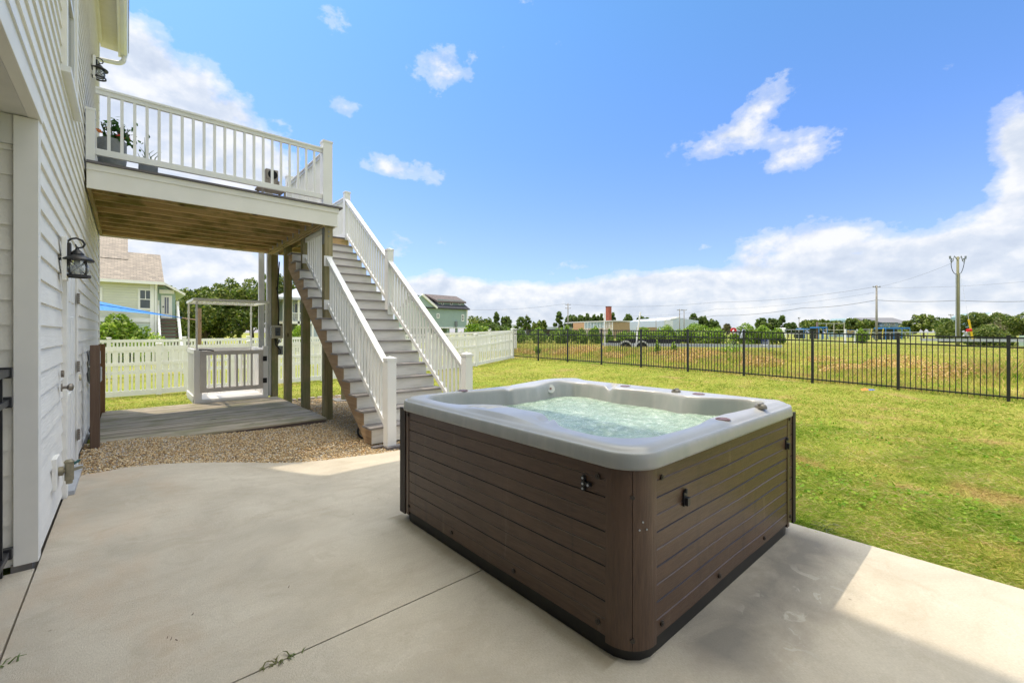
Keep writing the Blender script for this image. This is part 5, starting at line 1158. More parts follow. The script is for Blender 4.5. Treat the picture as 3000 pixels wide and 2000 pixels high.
def tree(px, ytop, wpx, d, kind, label, n=2600, leaf=None, lm=None, group='trees along the far side of the field', name=None, base=None, cat='tree'):
    b = ond(px, HOR, d); z0 = g1(b.x, b.y) if base is None else base; zt = HC+(HOR-ytop)*d/F; w_ = wpx*d/F/2; h = zt-z0
    rt = root(name or {'pine': 'pine_tree', 'oak': 'oak_tree', 'bush': 'shrub', 'palm': 'palm_shrub'}[kind], (b.x, b.y, z0), label, cat, group)
    leaf = leaf or max(.05, d*.0030); L = []; mb = MB(); P0 = Vector((b.x, b.y, z0)); tr = max(.06, h*.028)
    if kind == 'bush':
        for k in range(26):
            a = RNG.uniform(0, 6.28); f = RNG.uniform(0, .78)**.6; zz = z0+h*RNG.uniform(.12, .72)*(1-.35*f); r = RNG.uniform(.20, .36)
            L.append((b.x+math.cos(a)*w_*f, b.y+math.sin(a)*w_*f, zz, w_*r, min(h*r*1.1, zt-zz+.02*h)))
        L.append((b.x, b.y, z0+h*.55, w_*.45, h*.45))
        for k in range(4): mb.tube([P0, P0+Vector((w_*.3*math.cos(k*1.7), w_*.3*math.sin(k*1.7), h*.5))], [tr*.6, tr*.2], 6)
    elif kind == 'oak':
        cz_ = .58 if h > 0 else .5; nl = 30
        for k in range(nl):
            a = RNG.uniform(0, 6.28); f = RNG.uniform(0, .8)**.55; e = RNG.uniform(-.30, .34)*math.sqrt(max(0, 1-f*f))
            zz = z0+h*(cz_+e); r = RNG.uniform(.13, .27); L.append((b.x+math.cos(a)*w_*f, b.y+math.sin(a)*w_*f, zz, w_*r, min(h*r*.8, zt-zz+.01*h)))
        L.append((b.x, b.y, z0+h*.8, w_*.3, h*.19))
        top = P0+Vector((0, 0, h*.45)); mb.tube([P0, P0+Vector((w_*.03, 0, h*.2)), top], [tr*1.2, tr, tr*.7], 7)
        for l_ in L[:9]: mb.tube([P0+Vector((0, 0, h*.3)), (P0+Vector((0, 0, h*.42))+Vector(l_[:3]))/2, Vector(l_[:3])], [tr*.6, tr*.4, tr*.12], 5)
    elif kind == 'pine':
        nl = 9; bend = RNG.uniform(-.12, .12)*w_
        for k in range(nl):
            f = k/(nl-1); zz = z0+h*(.42+.50*f); a = k*2.4+RNG.uniform(-.5, .5); rr = w_*(1-.45*f)*RNG.uniform(.45, .75) if k < nl-1 else 0
            L.append((b.x+bend*f+math.cos(a)*rr, b.y+math.sin(a)*rr, zz, w_*RNG.uniform(.24, .40)*(1-.25*f), h*RNG.uniform(.05, .085)))
            mb.tube([P0+Vector((bend*f, 0, h*(.36+.48*f))), Vector(L[-1][:3])], [tr*.35, tr*.12], 5)
        mb.tube([P0, P0+Vector((bend*.5, 0, h*.5)), P0+Vector((bend, 0, h*.93))], [tr*.9, tr*.6, tr*.2], 7)
    V, Fc = leaves_np(lobes_pts(L, n), leaf, up=.4)
    mesh_np('crown' if kind != 'bush' else 'foliage', V, Fc, lm or oak_l, rt); mb.build('trunk' if kind != 'bush' else 'stem', bark, rt)
    return rt
# the dark wood behind the neighbour's lawn
for (px, yt, wp, d, lb) in [(545,842,150,62,'dark green dense tree right beside the neighbour house porch'),(640,828,150,60,'dense dark tree standing behind the middle of the lift canopy'),(735,812,170,63,'tall wide dark tree rising behind the right half of the lift canopy'),(815,800,150,66,'tallest dense tree, seen behind the lift mast'),
                            (600,850,180,52,'lower rounded tree directly behind the lift canopy at its left'),(700,846,190,54,'lower leafy tree filling the view under the lift canopy'),(880,812,150,70,'leafy tree glimpsed between the wooden deck posts')]:
    tree(px, yt, wp, d, 'oak', lb, n=9000, leaf=.24, lm=myrtle_l, group='dense trees behind the lift', base=-1.6)
tree(480, 905, 200, 58, 'bush', 'low dark thicket at the foot of the porch steps', n=4500, leaf=.2, lm=oak_l, group='dense trees behind the lift', base=-1.2)
tree(345, 918, 175, 29, 'bush', 'big bright green bush standing in front of the pale green house', n=7000, leaf=.15, lm=bright_l, group=None, base=-.5)
tree(455, 972, 80, 27, 'bush', 'small low bright shrub right of the big bush', n=1500, leaf=.10, lm=bright_l, group=None, base=-.5)
fb_ = tree(875, 950, 70, 40, 'bush', 'yellow green flowering bush glimpsed between the deck posts', n=2200, leaf=.14, lm=bright_l, group=None, base=-.4)
far = [(1400,925,100,105,'oak','broad dark tree just right of the teal house',myrtle_l),(1440,945,110,95,'oak','low wide tree between the teal house and the first pine',oak_l),(1395,950,70,80,'oak','bright low tree against the wall of the teal house',vine_l),(1455,915,26,110,'pine','thin pine with a small round top left of the distant row',oak_l),(1484,928,34,110,'oak','small dark tree beside the thin round topped pine',oak_l),
       (1525,928,52,120,'pine','flat topped pine by the low white building',oak_l),(1545,926,30,118,'pine','narrow pine behind the thin pole',oak_l),(1580,938,42,100,'oak','bushy palm like tree right of the low white building',myrtle_l),
       (1637,912,34,125,'pine','tall leaning pine left of the two armed utility pole',oak_l),(1672,922,40,135,'oak','dark tree right behind the two armed utility pole',oak_l),(1700,924,32,140,'oak','small round tree above the left end of the school',oak_l),(1722,918,30,140,'pine','pine over the middle of the school windows',oak_l),(1742,921,34,142,'oak','spreading tree above the school windows',oak_l),
       (1763,919,18,140,'pine','small pine just left of the brick chimney',oak_l),(1796,915,18,145,'pine','small pine just right of the brick chimney',oak_l),(1840,921,26,175,'oak','single round tree above the tan brick wall',oak_l),(1876,925,34,175,'pine','flat pine over the white warehouse roof',oak_l),(1896,929,18,175,'oak','tiny round tree at the end of the white warehouse roof',oak_l),
       (2028,919,26,150,'oak','tree with a rounded top behind the warehouse gable',oak_l),(2056,926,30,150,'oak','dark tree right of the warehouse gable',oak_l),(2085,934,44,150,'oak','wide low tree farther right of the warehouse',oak_l),(2128,948,26,140,'oak','thin pale tree left of the red winch wheel',dry_l),
       (2236,932,42,140,'oak','dark tree over the left of the vine thicket',oak_l),(2262,933,34,142,'oak','tree in the middle of the row behind the vine thicket',oak_l),(2292,924,36,138,'pine','tallest pine behind the vine thicket',oak_l),(2310,946,22,135,'pine','little young pine right of the tallest pine',oak_l),(2327,946,20,135,'oak','small tree beside the thin lamp pole',oak_l),
       (2375,938,66,130,'oak','rounded green tree behind the first blue dugout',myrtle_l),(2408,935,50,132,'oak','olive tree above the second blue dugout',myrtle_l),(2450,940,60,130,'oak','dark tree behind the backstop poles',myrtle_l),(2505,934,70,128,'oak','wide dark tree above the blue sign',myrtle_l),(2548,936,44,128,'oak','tree just left of the wooden pole with guy wires',myrtle_l),
       (2600,958,110,110,'bush','low green thicket behind the long blue dugout',myrtle_l),(2660,940,50,118,'oak','brownish tree at the right end of the grey roof',myrtle_l),(2706,921,58,115,'oak','tall rounded tree right of the grey roofed house',myrtle_l),(2745,930,70,112,'oak','sloping tree in the gap left of the tall pole',myrtle_l),(2775,932,60,105,'oak','dark tree directly left of the tall pole',oak_l)]
for (px, yt, wp, d, kd, lb, lm) in far: tree(px, yt, wp, d, kd, lb, n=750 if kd == 'pine' else 1300, lm=lm, leaf=d*.0042, name='tree' if kd == 'bush' else None)
for (px, yt, wp, d, lb) in [(2790,938,90,66,'leafy bush at the left foot of the tall pole'),(2858,914,120,58,'large dense green tree right of the tall pole'),(2935,928,110,56,'mass of pale green branches before the far gable'),(3010,912,150,54,'large green tree at the right edge of the picture'),(2900,950,120,50,'low bushy tree behind the silver trailer'),(3130,915,160,56,'dense tree outside the right edge')]:
    tree(px, yt, wp, d, 'oak' if yt < 930 else 'bush', lb, n=12000, leaf=.135, lm=myrtle_l, group='dense trees behind the silver trailer', base=-.6, name='tree')
tree(2922, 930, 40, 53, 'bush', 'grey brown dry shrub among the green trees at the right', n=1500, leaf=.12, lm=dry_l, group=None)
for (px, yt, wp, d, lb, n) in [(1525,962,60,62,'low vine covered hump beside the white fence corner',1600),(1580,958,60,60,'low round vine bush left of the tall cone bush',1600),(1500,957,30,58,'upright light green bush at the white fence corner',900),(1632,962,52,60,'flat vine bush beside the tall cone bush',1400),(1662,951,40,58,'tall cone shaped green bush in front of the utility pole',1600),(1702,960,50,58,'dark rounded bush in front of the orange brick wall',1700),
                               (1744,955,42,57,'pointed green bush below the school windows',1700),(1786,963,28,57,'small dark round bush left of the tan wall',900),(1830,967,50,60,'low pale weeds bush below the tan wall',1300),(1885,957,84,60,'sloping vine covered bush left of the thicket',2400),(1955,950,80,60,'olive vine bush at the left of the big thicket',2600),(2035,946,110,60,'highest part of the big vine thicket',4200),(2100,958,90,58,'right end of the big vine thicket',2600),
                               (2185,945,76,58,'bright vine mound right behind the red winch wheel',3000),(2235,952,76,58,'middle of the right vine mound',2600),(2275,960,50,58,'right end of the vine mound near the white camper',1600),(2521,961,38,62,'small red berried bush beside the blue sign',1500)]:
    tree(px, yt, wp, d, 'bush', lb, n=n*2, leaf=.14, lm=vine_l, group='vine covered bushes across the field', cat='shrub')
for (px, yt, wp, d, lb) in [(2145,1000,90,24,'tall leafy weed clump in the field in front of the red winch wheel'),(1975,1000,22,24,'narrow leafy weed in front of the black boat trailer'),(1925,995,18,23,'thin weed sprig before the trailer wheels'),(1575,1012,20,26,'tiny leafy weed at the left of the field')]:
    tree(px, yt, wp, d, 'bush', lb, n=900, leaf=.055, lm=bright_l, group='leafy weeds in the field', name='weed_clump', cat='weed')

# ------------------------------------------------------------------ neighbour's pale green house
gsd = mat('pale_green_siding', (.52,.62,.52), (.48,.58,.48), rough=.6, scale=2, bump=0); 
def lap_siding(name, col, step):
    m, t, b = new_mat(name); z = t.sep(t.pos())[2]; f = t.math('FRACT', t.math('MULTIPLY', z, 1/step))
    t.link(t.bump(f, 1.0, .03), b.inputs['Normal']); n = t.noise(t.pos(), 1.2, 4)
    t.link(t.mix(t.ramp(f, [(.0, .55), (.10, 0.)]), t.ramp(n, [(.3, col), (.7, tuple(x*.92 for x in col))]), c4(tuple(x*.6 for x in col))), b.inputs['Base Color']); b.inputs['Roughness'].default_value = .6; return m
def shingle(name, c1, c2, c3):
    m, t, b = new_mat(name); bk_ = t.add('ShaderNodeTexBrick'); p = t.pos(); sp = t.sep(p); cb_ = t.add('ShaderNodeCombineXYZ'); t.link(sp[0], cb_.inputs[0]); t.link(sp[2], cb_.inputs[1]); t.link(cb_.outputs[0], bk_.inputs['Vector'])
    bk_.inputs['Color1'].default_value = c4(c1); bk_.inputs['Color2'].default_value = c4(c2); bk_.inputs['Mortar'].default_value = c4(c3); bk_.inputs['Scale'].default_value = 1
    bk_.inputs['Brick Width'].default_value = .34; bk_.inputs['Row Height'].default_value = .115; bk_.inputs['Mortar Size'].default_value = .012; bk_.inputs['Bias'].default_value = 0
    n = t.noise(p, 3, 5); t.link(t.mix(t.ramp(n, [(.4, 0.), (.7, .4)]), bk_.outputs['Color'], c4(c3)), b.inputs['Base Color']); b.inputs['Roughness'].default_value = .9; return m
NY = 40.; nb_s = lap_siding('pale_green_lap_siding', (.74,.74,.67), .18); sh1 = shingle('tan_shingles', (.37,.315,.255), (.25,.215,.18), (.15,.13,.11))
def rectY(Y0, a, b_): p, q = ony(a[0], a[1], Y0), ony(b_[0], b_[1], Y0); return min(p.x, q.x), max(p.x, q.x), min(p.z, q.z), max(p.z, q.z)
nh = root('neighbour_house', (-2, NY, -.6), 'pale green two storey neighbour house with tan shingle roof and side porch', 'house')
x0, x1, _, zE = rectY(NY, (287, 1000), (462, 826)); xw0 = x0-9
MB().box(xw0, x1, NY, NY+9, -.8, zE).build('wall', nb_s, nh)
zr = ony(380, 738, NY+4.4).z; zr2 = ony(330, 695, NY+4.4).z
MB().extrude([(xw0-.3, NY-.35, zE-.05), (xw0-.3, NY+4.5, zr), (xw0-.3, NY+9.3, zE-.05), (xw0-.3, NY+9.3, zE-.2), (xw0-.3, NY-.35, zE-.2)], (x1-xw0+.65, 0, 0)).build('roof', sh1, nh)
xt = ony(375, 700, NY+2.5).x; slp = (zr-zE)/4.85; tw = MB().extrude([(xw0-.3, NY+3.0, zr-1.45*slp+.01), (xw0-.3, NY+8.2, zr+3.7*slp), (xw0-.3, NY+11, zr)], (xt-xw0+.3, 0, 0)).build('upper_roof', sh1, nh)
MB().box(xw0-.3, x1+.40, NY-.45, NY-.34, zE-.22, zE-.02).build('fascia', vinyl_old, nh)
MB().box(x1-.42, x1-.20, NY-.10, NY-.0, -.8, zE-.2).box(xw0, x1+.03, NY-.04, NY, ony(300,942,NY).z, ony(300,936,NY).z+.10).build('trim_board', vinyl_old, nh)
MB().tube([(x1-.10, NY-.30, zE-.2), (x1-.12, NY-.12, zE-.6), (x1-.12, NY-.12, -.6)], .06, 8).build('downspout', vinyl_old, nh)
def windowY(parent, Y0, a, b_, fr=.12, mull=True, split=True, m=trim):
    xa, xb, za, zb = rectY(Y0, a, b_); f_ = MB().box(xa, xb, Y0-.05, Y0-.0, za, za+fr).box(xa, xb, Y0-.05, Y0, zb-fr, zb).box(xa, xa+fr, Y0-.05, Y0, za+fr, zb-fr).box(xb-fr, xb, Y0-.05, Y0, za+fr, zb-fr)
    if split: f_.box(xa+fr, xb-fr, Y0-.045, Y0, (za+zb)/2-.03, (za+zb)/2+.03)
    if mull: f_.box((xa+xb)/2-.02, (xa+xb)/2+.02, Y0-.045, Y0, (za+zb)/2+.03, zb-fr)
    o = f_.build('window', vinyl_old, parent); MB().box(xa+fr, xb-fr, Y0-.02, Y0-.006, za+fr, zb-fr).build('pane', win_glass, o); return o
windowY(nh, NY, (404, 907), (448, 847)); windowY(nh, NY, (262, 880), (300, 842))
xa, xb, za, zb = rectY(NY, (412, 1000), (452, 950)); MB().box(xa-1.0, xb, NY-.03, NY, -.8, zb).build('panel', lap_siding('panel_green', (.56,.66,.56), 5), nh)
PYY = NY+1.2; xa, xb, za, zb = rectY(PYY, (462, 940), (514, 835)); prc = lap_siding('porch_green_siding', (.42,.56,.54), .18)
MB().extrude([(xa-.2, PYY, -.8), (xb, PYY, -.8), (xb, PYY, zb-.6), (xa-.2, PYY, zb+.3)], (0, 6, 0)).build('porch_wall', prc, nh)
MB().extrude([(xa-.2, PYY-.5, zb+.42), (xb+.55, PYY-.5, zb-.62), (xb+.55, PYY-.5, zb-.78), (xa-.2, PYY-.5, zb+.26)], (0, 6.8, 0)).build('porch_roof', vinyl_old, nh)
dxa, dxb, dza, dzb = rectY(PYY, (472, 932), (504, 866)); dr = MB().box(dxa, dxb, PYY-.06, PYY, dza, dzb).build('door', vinyl_old, nh)
w3 = (dxb-dxa); MB().box(dxa+.2, dxa+w3/2-.02, PYY-.075, PYY-.06, dza+.35, dzb-.15).box(dxa+w3/2+.02, dxb-.2, PYY-.075, PYY-.06, dza+.35, dzb-.15).build('pane', mat('lilac_glass', (.20,.20,.28), (.16,.17,.22), rough=.1), dr)
MB().box(dxa-.12, dxb+.12, PYY-.2, PYY, dzb+.12, dzb+.40).build('shutter_box', vinyl_old, dr); MB().disc((dxa+.12, PYY-.08, (dza+dzb)/2), (0, -1, 0), .05, .05).build('handle', black, dr)
stw = wood_mat('dark_step_wood', (.10,.07,.055), (.17,.12,.10), (.22,.17,.14), 0); nst = 13
for k in range(nst):
    z = dza-.05-(dza+.7)*k/nst; MB().box(dxa-.1, dxb+.25, PYY-.1-.26*(k+1), PYY-.1-.26*k, z-.16, z).build('step', stw, nh)
for xx_ in (dxa-.18, dxb+.33):
    MB().beam((xx_, PYY-.1, dza+.95), (xx_, PYY-.1-.26*nst, .25), .12, .12).beam((xx_, PYY-.1, dza+.15), (xx_, PYY-.1-.26*nst, -.5), .1, .1).box(xx_-.08, xx_+.08, PYY-.2, PYY-.04, dza-.2, dza+1.3).box(xx_-.08, xx_+.08, PYY-.4-.26*nst, PYY-.24-.26*nst, -.8, .5).build('stair_rail', vinyl_old, nh)
# blue shade sail and its post
sp0 = ond(583, HOR, 17.5); pzt_ = ond(583, 903, 17.5).z
ps = root('sail_post', (sp0.x, sp0.y, -.4), 'brown wooden post holding the corner of the blue shade sail', 'post')
MB().box(sp0.x-.075, sp0.x+.075, sp0.y-.075, sp0.y+.075, -.5, pzt_).build('shaft', wood_mat('sail_post_wood', (.20,.13,.085), (.30,.20,.135), (.38,.27,.19), 2), ps)
hook = Vector((sp0.x-.08, sp0.y, ond(583, 937, 17.5).z)); ap = ond(533, 931, 17.8)
A1, A2, A3, A4 = ond(270, 868, 17.0), ond(270, 901, 16.2), ond(286, 892, 16.8), ond(286, 875, 17.2)
sl_ = root('shade_sail', tuple(ap), 'bright blue shade sail stretched to a point across the neighbour house', 'shade sail')
def curve3(a, b, sag, n=16): return [a+(b-a)*s_+Vector((0, 0, -sag*math.sin(math.pi*s_))) for s_ in np.linspace(0, 1, n)]
far1 = ond(120, 842, 16.0); far2 = ond(120, 905, 14.8)
c_a = curve3(ap, far1, .06); c_b = curve3(ap, far2, -.10); mb = MB()
top_ = [p+Vector((0, 0, .012)) for p in c_a+c_b[::-1]]; nA = len(c_a)
for i in range(nA-1): mb.add([c_a[i], c_a[i+1], c_b[i+1], c_b[i], c_a[i]+Vector((0,.02,.01)), c_a[i+1]+Vector((0,.02,.01)), c_b[i+1]+Vector((0,.02,.01)), c_b[i]+Vector((0,.02,.01))], [(0,1,2,3),(7,6,5,4),(0,4,5,1),(3,2,6,7)])
sail_m = mat('blue_sail_cloth', (.0,.17,.50), (.0,.15,.45), rough=.6, scale=1); o_ = mb.build('cloth', sail_m, sl_)
MB().tube([p*.62+q*.38+Vector((0, -.03, 0)) for p, q in zip(c_a, c_b)], .02, 5).build('seam', mat('navy_seam', (.0,.08,.30)), sl_)
MB().tube([ap, hook], .02, 6).build('rope', mat('brown_rope', (.30,.18,.12)), sl_)
# blue grey balcony house seen between the posts
BY_ = 62.; bh = root('balcony_house', (20, BY_, -.8), 'pale blue raised house with an upstairs balcony seen between the deck posts', 'house'); bs = lap_siding('pale_blue_siding', (.50,.58,.66), .2)
x0, x1, za, zb = rectY(BY_, (830, 990), (985, 878)); zm = ony(900, 941, BY_).z
MB().box(x0+1.2, x1, BY_+2.0, BY_+10, zm, zb).box(x1-3.4, x1, BY_+.2, BY_+10, -1.2, zm+.1).box(x1-3.0, x1, BY_, BY_+10, zm, zb).build('wall', bs, bh)
MB().extrude([(x0-.6, BY_-.6, zb), (x0+4.5, BY_+4, zb+2.0), (x1+.6, BY_+4, zb+2.0), (x1+.6, BY_-.6, zb), (x1+.6, BY_-.6, zb-.25), (x0-.6, BY_-.6, zb-.25)], (0, .01, 0))
MB().add([(x0-.6, BY_-.6, zb), (x1+.6, BY_-.6, zb), (x1+.6, BY_+5, zb+2.2), (x0+4.0, BY_+5, zb+2.2), (x0-.6, BY_+10.6, zb), (x1+.6, BY_+10.6, zb), (x0-.6, BY_-.6, zb-.3), (x1+.6, BY_-.6, zb-.3), (x1+.6, BY_+10.6, zb-.3), (x0-.6, BY_+10.6, zb-.3)], [(0,1,2,3),(3,2,5,4),(0,3,4),(1,5,2),(6,7,1,0),(7,8,5,1),(9,6,0,4),(6,9,8,7)]).build('roof', galv, bh)
bl = MB().box(x0, x1-3, BY_, BY_+2.0, zm-.35, zm).build('balcony', vinyl_old, bh)
for k in range(5): x = x0+.1+(x1-3.2-x0)*k/4; MB().box(x-.12, x+.12, BY_+.0, BY_+.22, -1.2 if k % 2 == 0 else zm, zb-.3).build('column', vinyl_old, bh)
MB().box(x0, x1-3, BY_+.05, BY_+.12, zm+1.0, zm+1.1).build('balcony_rail', vinyl_old, bh); mb = MB()
for x in np.arange(x0+.1, x1-3, .17): mb.box(x-.02, x+.02, BY_+.06, BY_+.10, zm, zm+1.0)
mb.build('balusters', vinyl_old, bh)
for k in range(3):
    a_ = x0+1.8+k*1.9; f_ = MB().box(a_, a_+1.1, BY_+1.94, BY_+2.0, zm+.3, zm+2.5).build('window', vinyl_old, bh); MB().box(a_+.1, a_+1.0, BY_+1.90, BY_+1.94, zm+.4, zm+2.4).build('pane', win_glass, f_)

# ------------------------------------------------------------------ teal house beyond the white fence
TY_ = 72.; th = root('teal_house', (46, TY_, 0), 'teal sided house with dark gambrel style roof and a row of three dormer windows', 'house'); tsd = lap_siding('teal_siding', (.34,.45,.43), .2)
xL = ony(1222, 930, TY_).x; xR = ony(1369, 930, TY_).x; zB = ony(1300, 958, TY_).z; zEv = ony(1320, 902, TY_).z; yb = TY_+9
MB().box(xL, xR, TY_, yb, zB, zEv).build('wall', tsd, th)
MB().box(xL, xR+.05, TY_-.08, yb, zB-.22, zB).box(xR-.2, xR+.05, TY_-.06, TY_, zB, zEv).build('trim_board', vinyl_old, th)
und = MB()
for k in range(6): x = xL+.3+(xR-xL-.7)*k/5; und.box(x, x+.35, TY_+.2, TY_+.6, -.2, zB-.2)
und.box(xL+.3, xR-.3, TY_+6, TY_+6.2, -.2, zB-.2).build('underfloor_wall', tsd, th)
shd = shingle('brown_grey_shingles', (.19,.15,.14), (.12,.10,.095), (.07,.06,.06)); shn = shingle('dark_slate_shingles', (.05,.055,.065), (.04,.045,.055), (.02,.02,.03))
yr = TY_+4.5; zr = HC+(HOR-863)*(S*ony(1245,863,yr).x+C*yr)/F
x_r0 = ony(1243, 863, yr).x; 
MB().extrude([(xL+1.0, TY_-.4, zEv-.05), (xL+1.0, yr, zr-.2), (xL+1.0, yb+.4, zEv-.05), (xL+1.0, yb+.4, zEv-.25), (xL+1.0, TY_-.4, zEv-.25)], (xR-xL-.6, 0, 0)).build('roof', shn, th)
# dormer: long shed dormer with three windows under a second roof slope
d0, d1, dz0, dz1 = rectY(TY_+1.0, (1283, 895), (1360, 881)); dm = MB().box(d0, d1, TY_+1.0, TY_+5, dz0-.6, dz1).build('dormer', tsd, th)
ridge = [ony(1244, 861, TY_+4.6), ony(1337, 868, TY_+4.6)]; ev = [ony(1281, 881, TY_+.6), ony(1366, 884.5, TY_+.6)]
MB().add([ev[0], ev[1], ridge[1], ridge[0], ev[0]-Vector((0,0,.3)), ev[1]-Vector((0,0,.3)), ridge[1]-Vector((0,0,.3)), ridge[0]-Vector((0,0,.3))], [(0,1,2,3),(7,6,5,4),(0,4,5,1),(1,5,6,2),(2,6,7,3),(3,7,4,0)]).build('dormer_roof', shd, th)
for px in (1296, 1322, 1347): windowY(th, TY_+.96, (px-3.5, 893), (px+3.5, 883), fr=.12, mull=True, split=False)
gL = ony(1237, 864, TY_-.3); gM = ony(1279, 901, TY_-.3); gB = ony(1225, 901, TY_-.3)
gbl = MB().extrude([gL, gM, Vector((gB.x-2.5, gB.y, gM.z))], (0, .5, 0)).build('gable', tsd, th)
MB().beam(gL+Vector((-.1,-.1,.1)), gM+Vector((.1,-.1,-.1)), .3, .35).build('rake_board', vinyl_old, th)
MB().extrude([gL+Vector((0,.1,.3)), gM+Vector((.5,.1,-.0)), gM+Vector((1.6,3,.1)), ridge[0]+Vector((0,0,-.1))], (0, .2, .05)).build('side_roof', shd, th)
windowY(th, TY_, (1352, 941), (1359.5, 921), fr=.16, mull=False); windowY(th, TY_, (1279, 932), (1287, 918), fr=.16, mull=False)
mbx = root_part('meter', th); x_, _, z_, zz_ = rectY(TY_, (1332, 956), (1339, 941)); MB().box(x_, x_+.5, TY_-.3, TY_, z_, zz_).build('meter_box', grey_pl, mbx)

# ------------------------------------------------------------------ school, warehouse and other far buildings
def wall_box(name, m, parent, a, b, d0, d1, ytop, ybot, thick=8):
    p, q = ond(a, HOR, d0), ond(b, HOR, d1); zt = ond(a, ytop, d0).z; n_ = Vector((q.y-p.y, -(q.x-p.x), 0)).normalized()*-thick
    if n_.dot(Vector((S, C, 0))) < 0: n_ = -n_
    return MB().extrude([(p.x, p.y, -.3), (q.x, q.y, -.3), (q.x+n_.x, q.y+n_.y, -.3), (p.x+n_.x, p.y+n_.y, -.3)], (0, 0, zt+.3)).build(name, m, parent)
def brick(name, c1, c2):
    m, t, b = new_mat(name); n = t.noise(t.pos((1, 1, 4)), 2.0, 5); t.link(t.ramp(n, [(.35, c1), (.65, c2)]), b.inputs['Base Color']); b.inputs['Roughness'].default_value = .9; return m
tanb = brick('tan_brick', (.38,.27,.15), (.30,.21,.12)); orb = brick('orange_brick', (.55,.33,.19), (.48,.28,.16)); redb = brick('red_brick', (.32,.085,.045), (.24,.06,.035))
schl = root('school_building', tuple(ond(1750, HOR, 120)), 'long low tan brick school with a strip of blue glass windows', 'building')
wall_box('brick_wall', orb, schl, 1679, 1711, 122, 119, 946, 975); wall_box('lower_wall', brick('pale_brick', (.50,.42,.33), (.44,.36,.28)), schl, 1711, 1793, 119, 112, 961.5, 975)
g_ = wall_box('window_band', mat('blue_grey_glass', (.12,.30,.44), (.26,.42,.50), rough=.2, scale=.6), schl, 1711, 1793, 119.3, 112.3, 944, 962, thick=7); mu = MB()
for k in range(20):
    f = k/19; p = ond(1711+(1793-1711)*f, HOR, 119+(112-119)*f); zt = ond(1750, 943.5, 115).z; mu.box(p.x-.045, p.x+.045, p.y-.25, p.y-.1, -.3, zt)
mu.build('mullions', vinyl_old, schl)
wall_box('tan_wall', tanb, schl, 1793, 1845, 112, 116, 942.5, 975)
pa, pb, pc, pd = ond(1677, 945.5, 122.3), ond(1793.5, 941.5, 111.7), ond(1846, 942.5, 116), ond(1780, 942, 128)
MB().extrude([pa, pb, pc, Vector((pc.x+6, pc.y+8, pc.z)), Vector((pa.x+6, pa.y+8, pa.z))], (0, 0, .28)).build('flat_roof', mat('white_roof_edge', (.62,.62,.60)), schl)
ch = root('brick_chimney', tuple(ond(1783, HOR, 124)), 'tall square red brick chimney rising above the school roof', 'chimney'); p = ond(1783, 899, 124); hw = 6.0*124/F
MB().box(p.x-hw, p.x+hw, p.y-hw, p.y+hw, 0, p.z).build('shaft', redb, ch); MB().box(p.x-hw-.06, p.x+hw+.06, p.y-hw-.06, p.y+hw+.06, p.z, p.z+.18).build('cap', mat('chimney_cap', (.10,.05,.04)), ch)
wh = root('white_warehouse', tuple(ond(1950, HOR, 140)), 'long white metal warehouse with a low gable roof right of the school', 'building'); wm = mat('white_metal_cladding', (.66,.69,.72), (.60,.63,.67), rough=.5, scale=.5); wm2 = mat('grey_blue_cladding', (.50,.57,.64), (.46,.52,.60), rough=.5)
wall_box('side_wall', wm, wh, 1873, 1946, 140, 128, 941, 962, thick=3); wall_box('link_wall', wm2, wh, 1845, 1866, 140, 140, 943, 962, thick=3); wall_box('link_wall', orb, wh, 1866, 1874, 139, 139, 943, 962, thick=3)
p1, p2, p3 = ond(1945, 939, 128), ond(1990, 931.5, 133), ond(2046, 939, 140)
MB().extrude([(p1.x, p1.y, -.2), (p3.x, p3.y, -.2), tuple(p3), tuple(p2), tuple(p1)], (2, 14, 0)).build('gable_wall', wm2, wh)
r1, r2 = ond(1800, 940.5, 152), ond(1846, 936, 160)
MB().add([p1+Vector((0,-.3,-.1)), p2, ond(1872, 937.5, 152), ond(1870, 941, 140), p1+Vector((0,-.3,.25)), p2+Vector((0,0,.35)), ond(1872, 936, 152), ond(1870, 939.3, 140)], [(4,5,6,7),(0,3,2,1),(0,1,5,4),(3,0,4,7)]).build('roof', mat('white_sheet_roof', (.80,.80,.80)), wh)
lw = wall_box('low_wing', tanb, wh, 1868, 1925, 122, 121, 958.5, 975, thick=3)
lb_ = root('low_white_building', tuple(ond(1515, HOR, 125)), 'low flat white building on the horizon left of the palm like tree', 'building'); wall_box('wall', wm, lb_, 1488, 1536, 125, 124, 950.5, 975, thick=8)
lb2 = root('low_building', tuple(ond(1640, HOR, 130)), 'very low grey and brown building with a pale roof left of the school', 'building'); wall_box('wall', brick('brown_wall', (.33,.22,.17), (.38,.30,.26)), lb2, 1545, 1690, 133, 131, 963, 975, thick=8)
p, q = ond(1500, 960, 131), ond(1690, 962, 130); MB().beam(p, q, 6, .7).build('roof', wm2, lb2)
gh = root('grey_roof_house', tuple(ond(2610, HOR, 130)), 'far house with a broad grey roof and a light blue dormer above the long dugout', 'house')
UV = Vector((C, -S, 0)); VV = Vector((S, C, 0)); gsh = mat('grey_roof', (.17,.17,.185), (.15,.15,.16), rough=.9); lbw = mat('light_blue_wall', (.20,.28,.37), (.18,.25,.33))
A0, B0 = ond(2552, 946, 130), ond(2667, 946, 130); zt = ond(2600, 930.5, 136).z; T = Vector((0, 0, 1))
MB().extrude([A0, A0+VV*6+T*(zt-A0.z), A0+VV*12], B0-A0).build('roof', gsh, gh)
A1_ = Vector((A0.x, A0.y, -.3))+UV*1+VV*.8; MB().extrude([A1_, A1_+VV*10, A1_+VV*10+T*(A0.z+.2), A1_+T*(A0.z+.2)], (B0-A0)-UV*2).build('wall', lbw, gh)
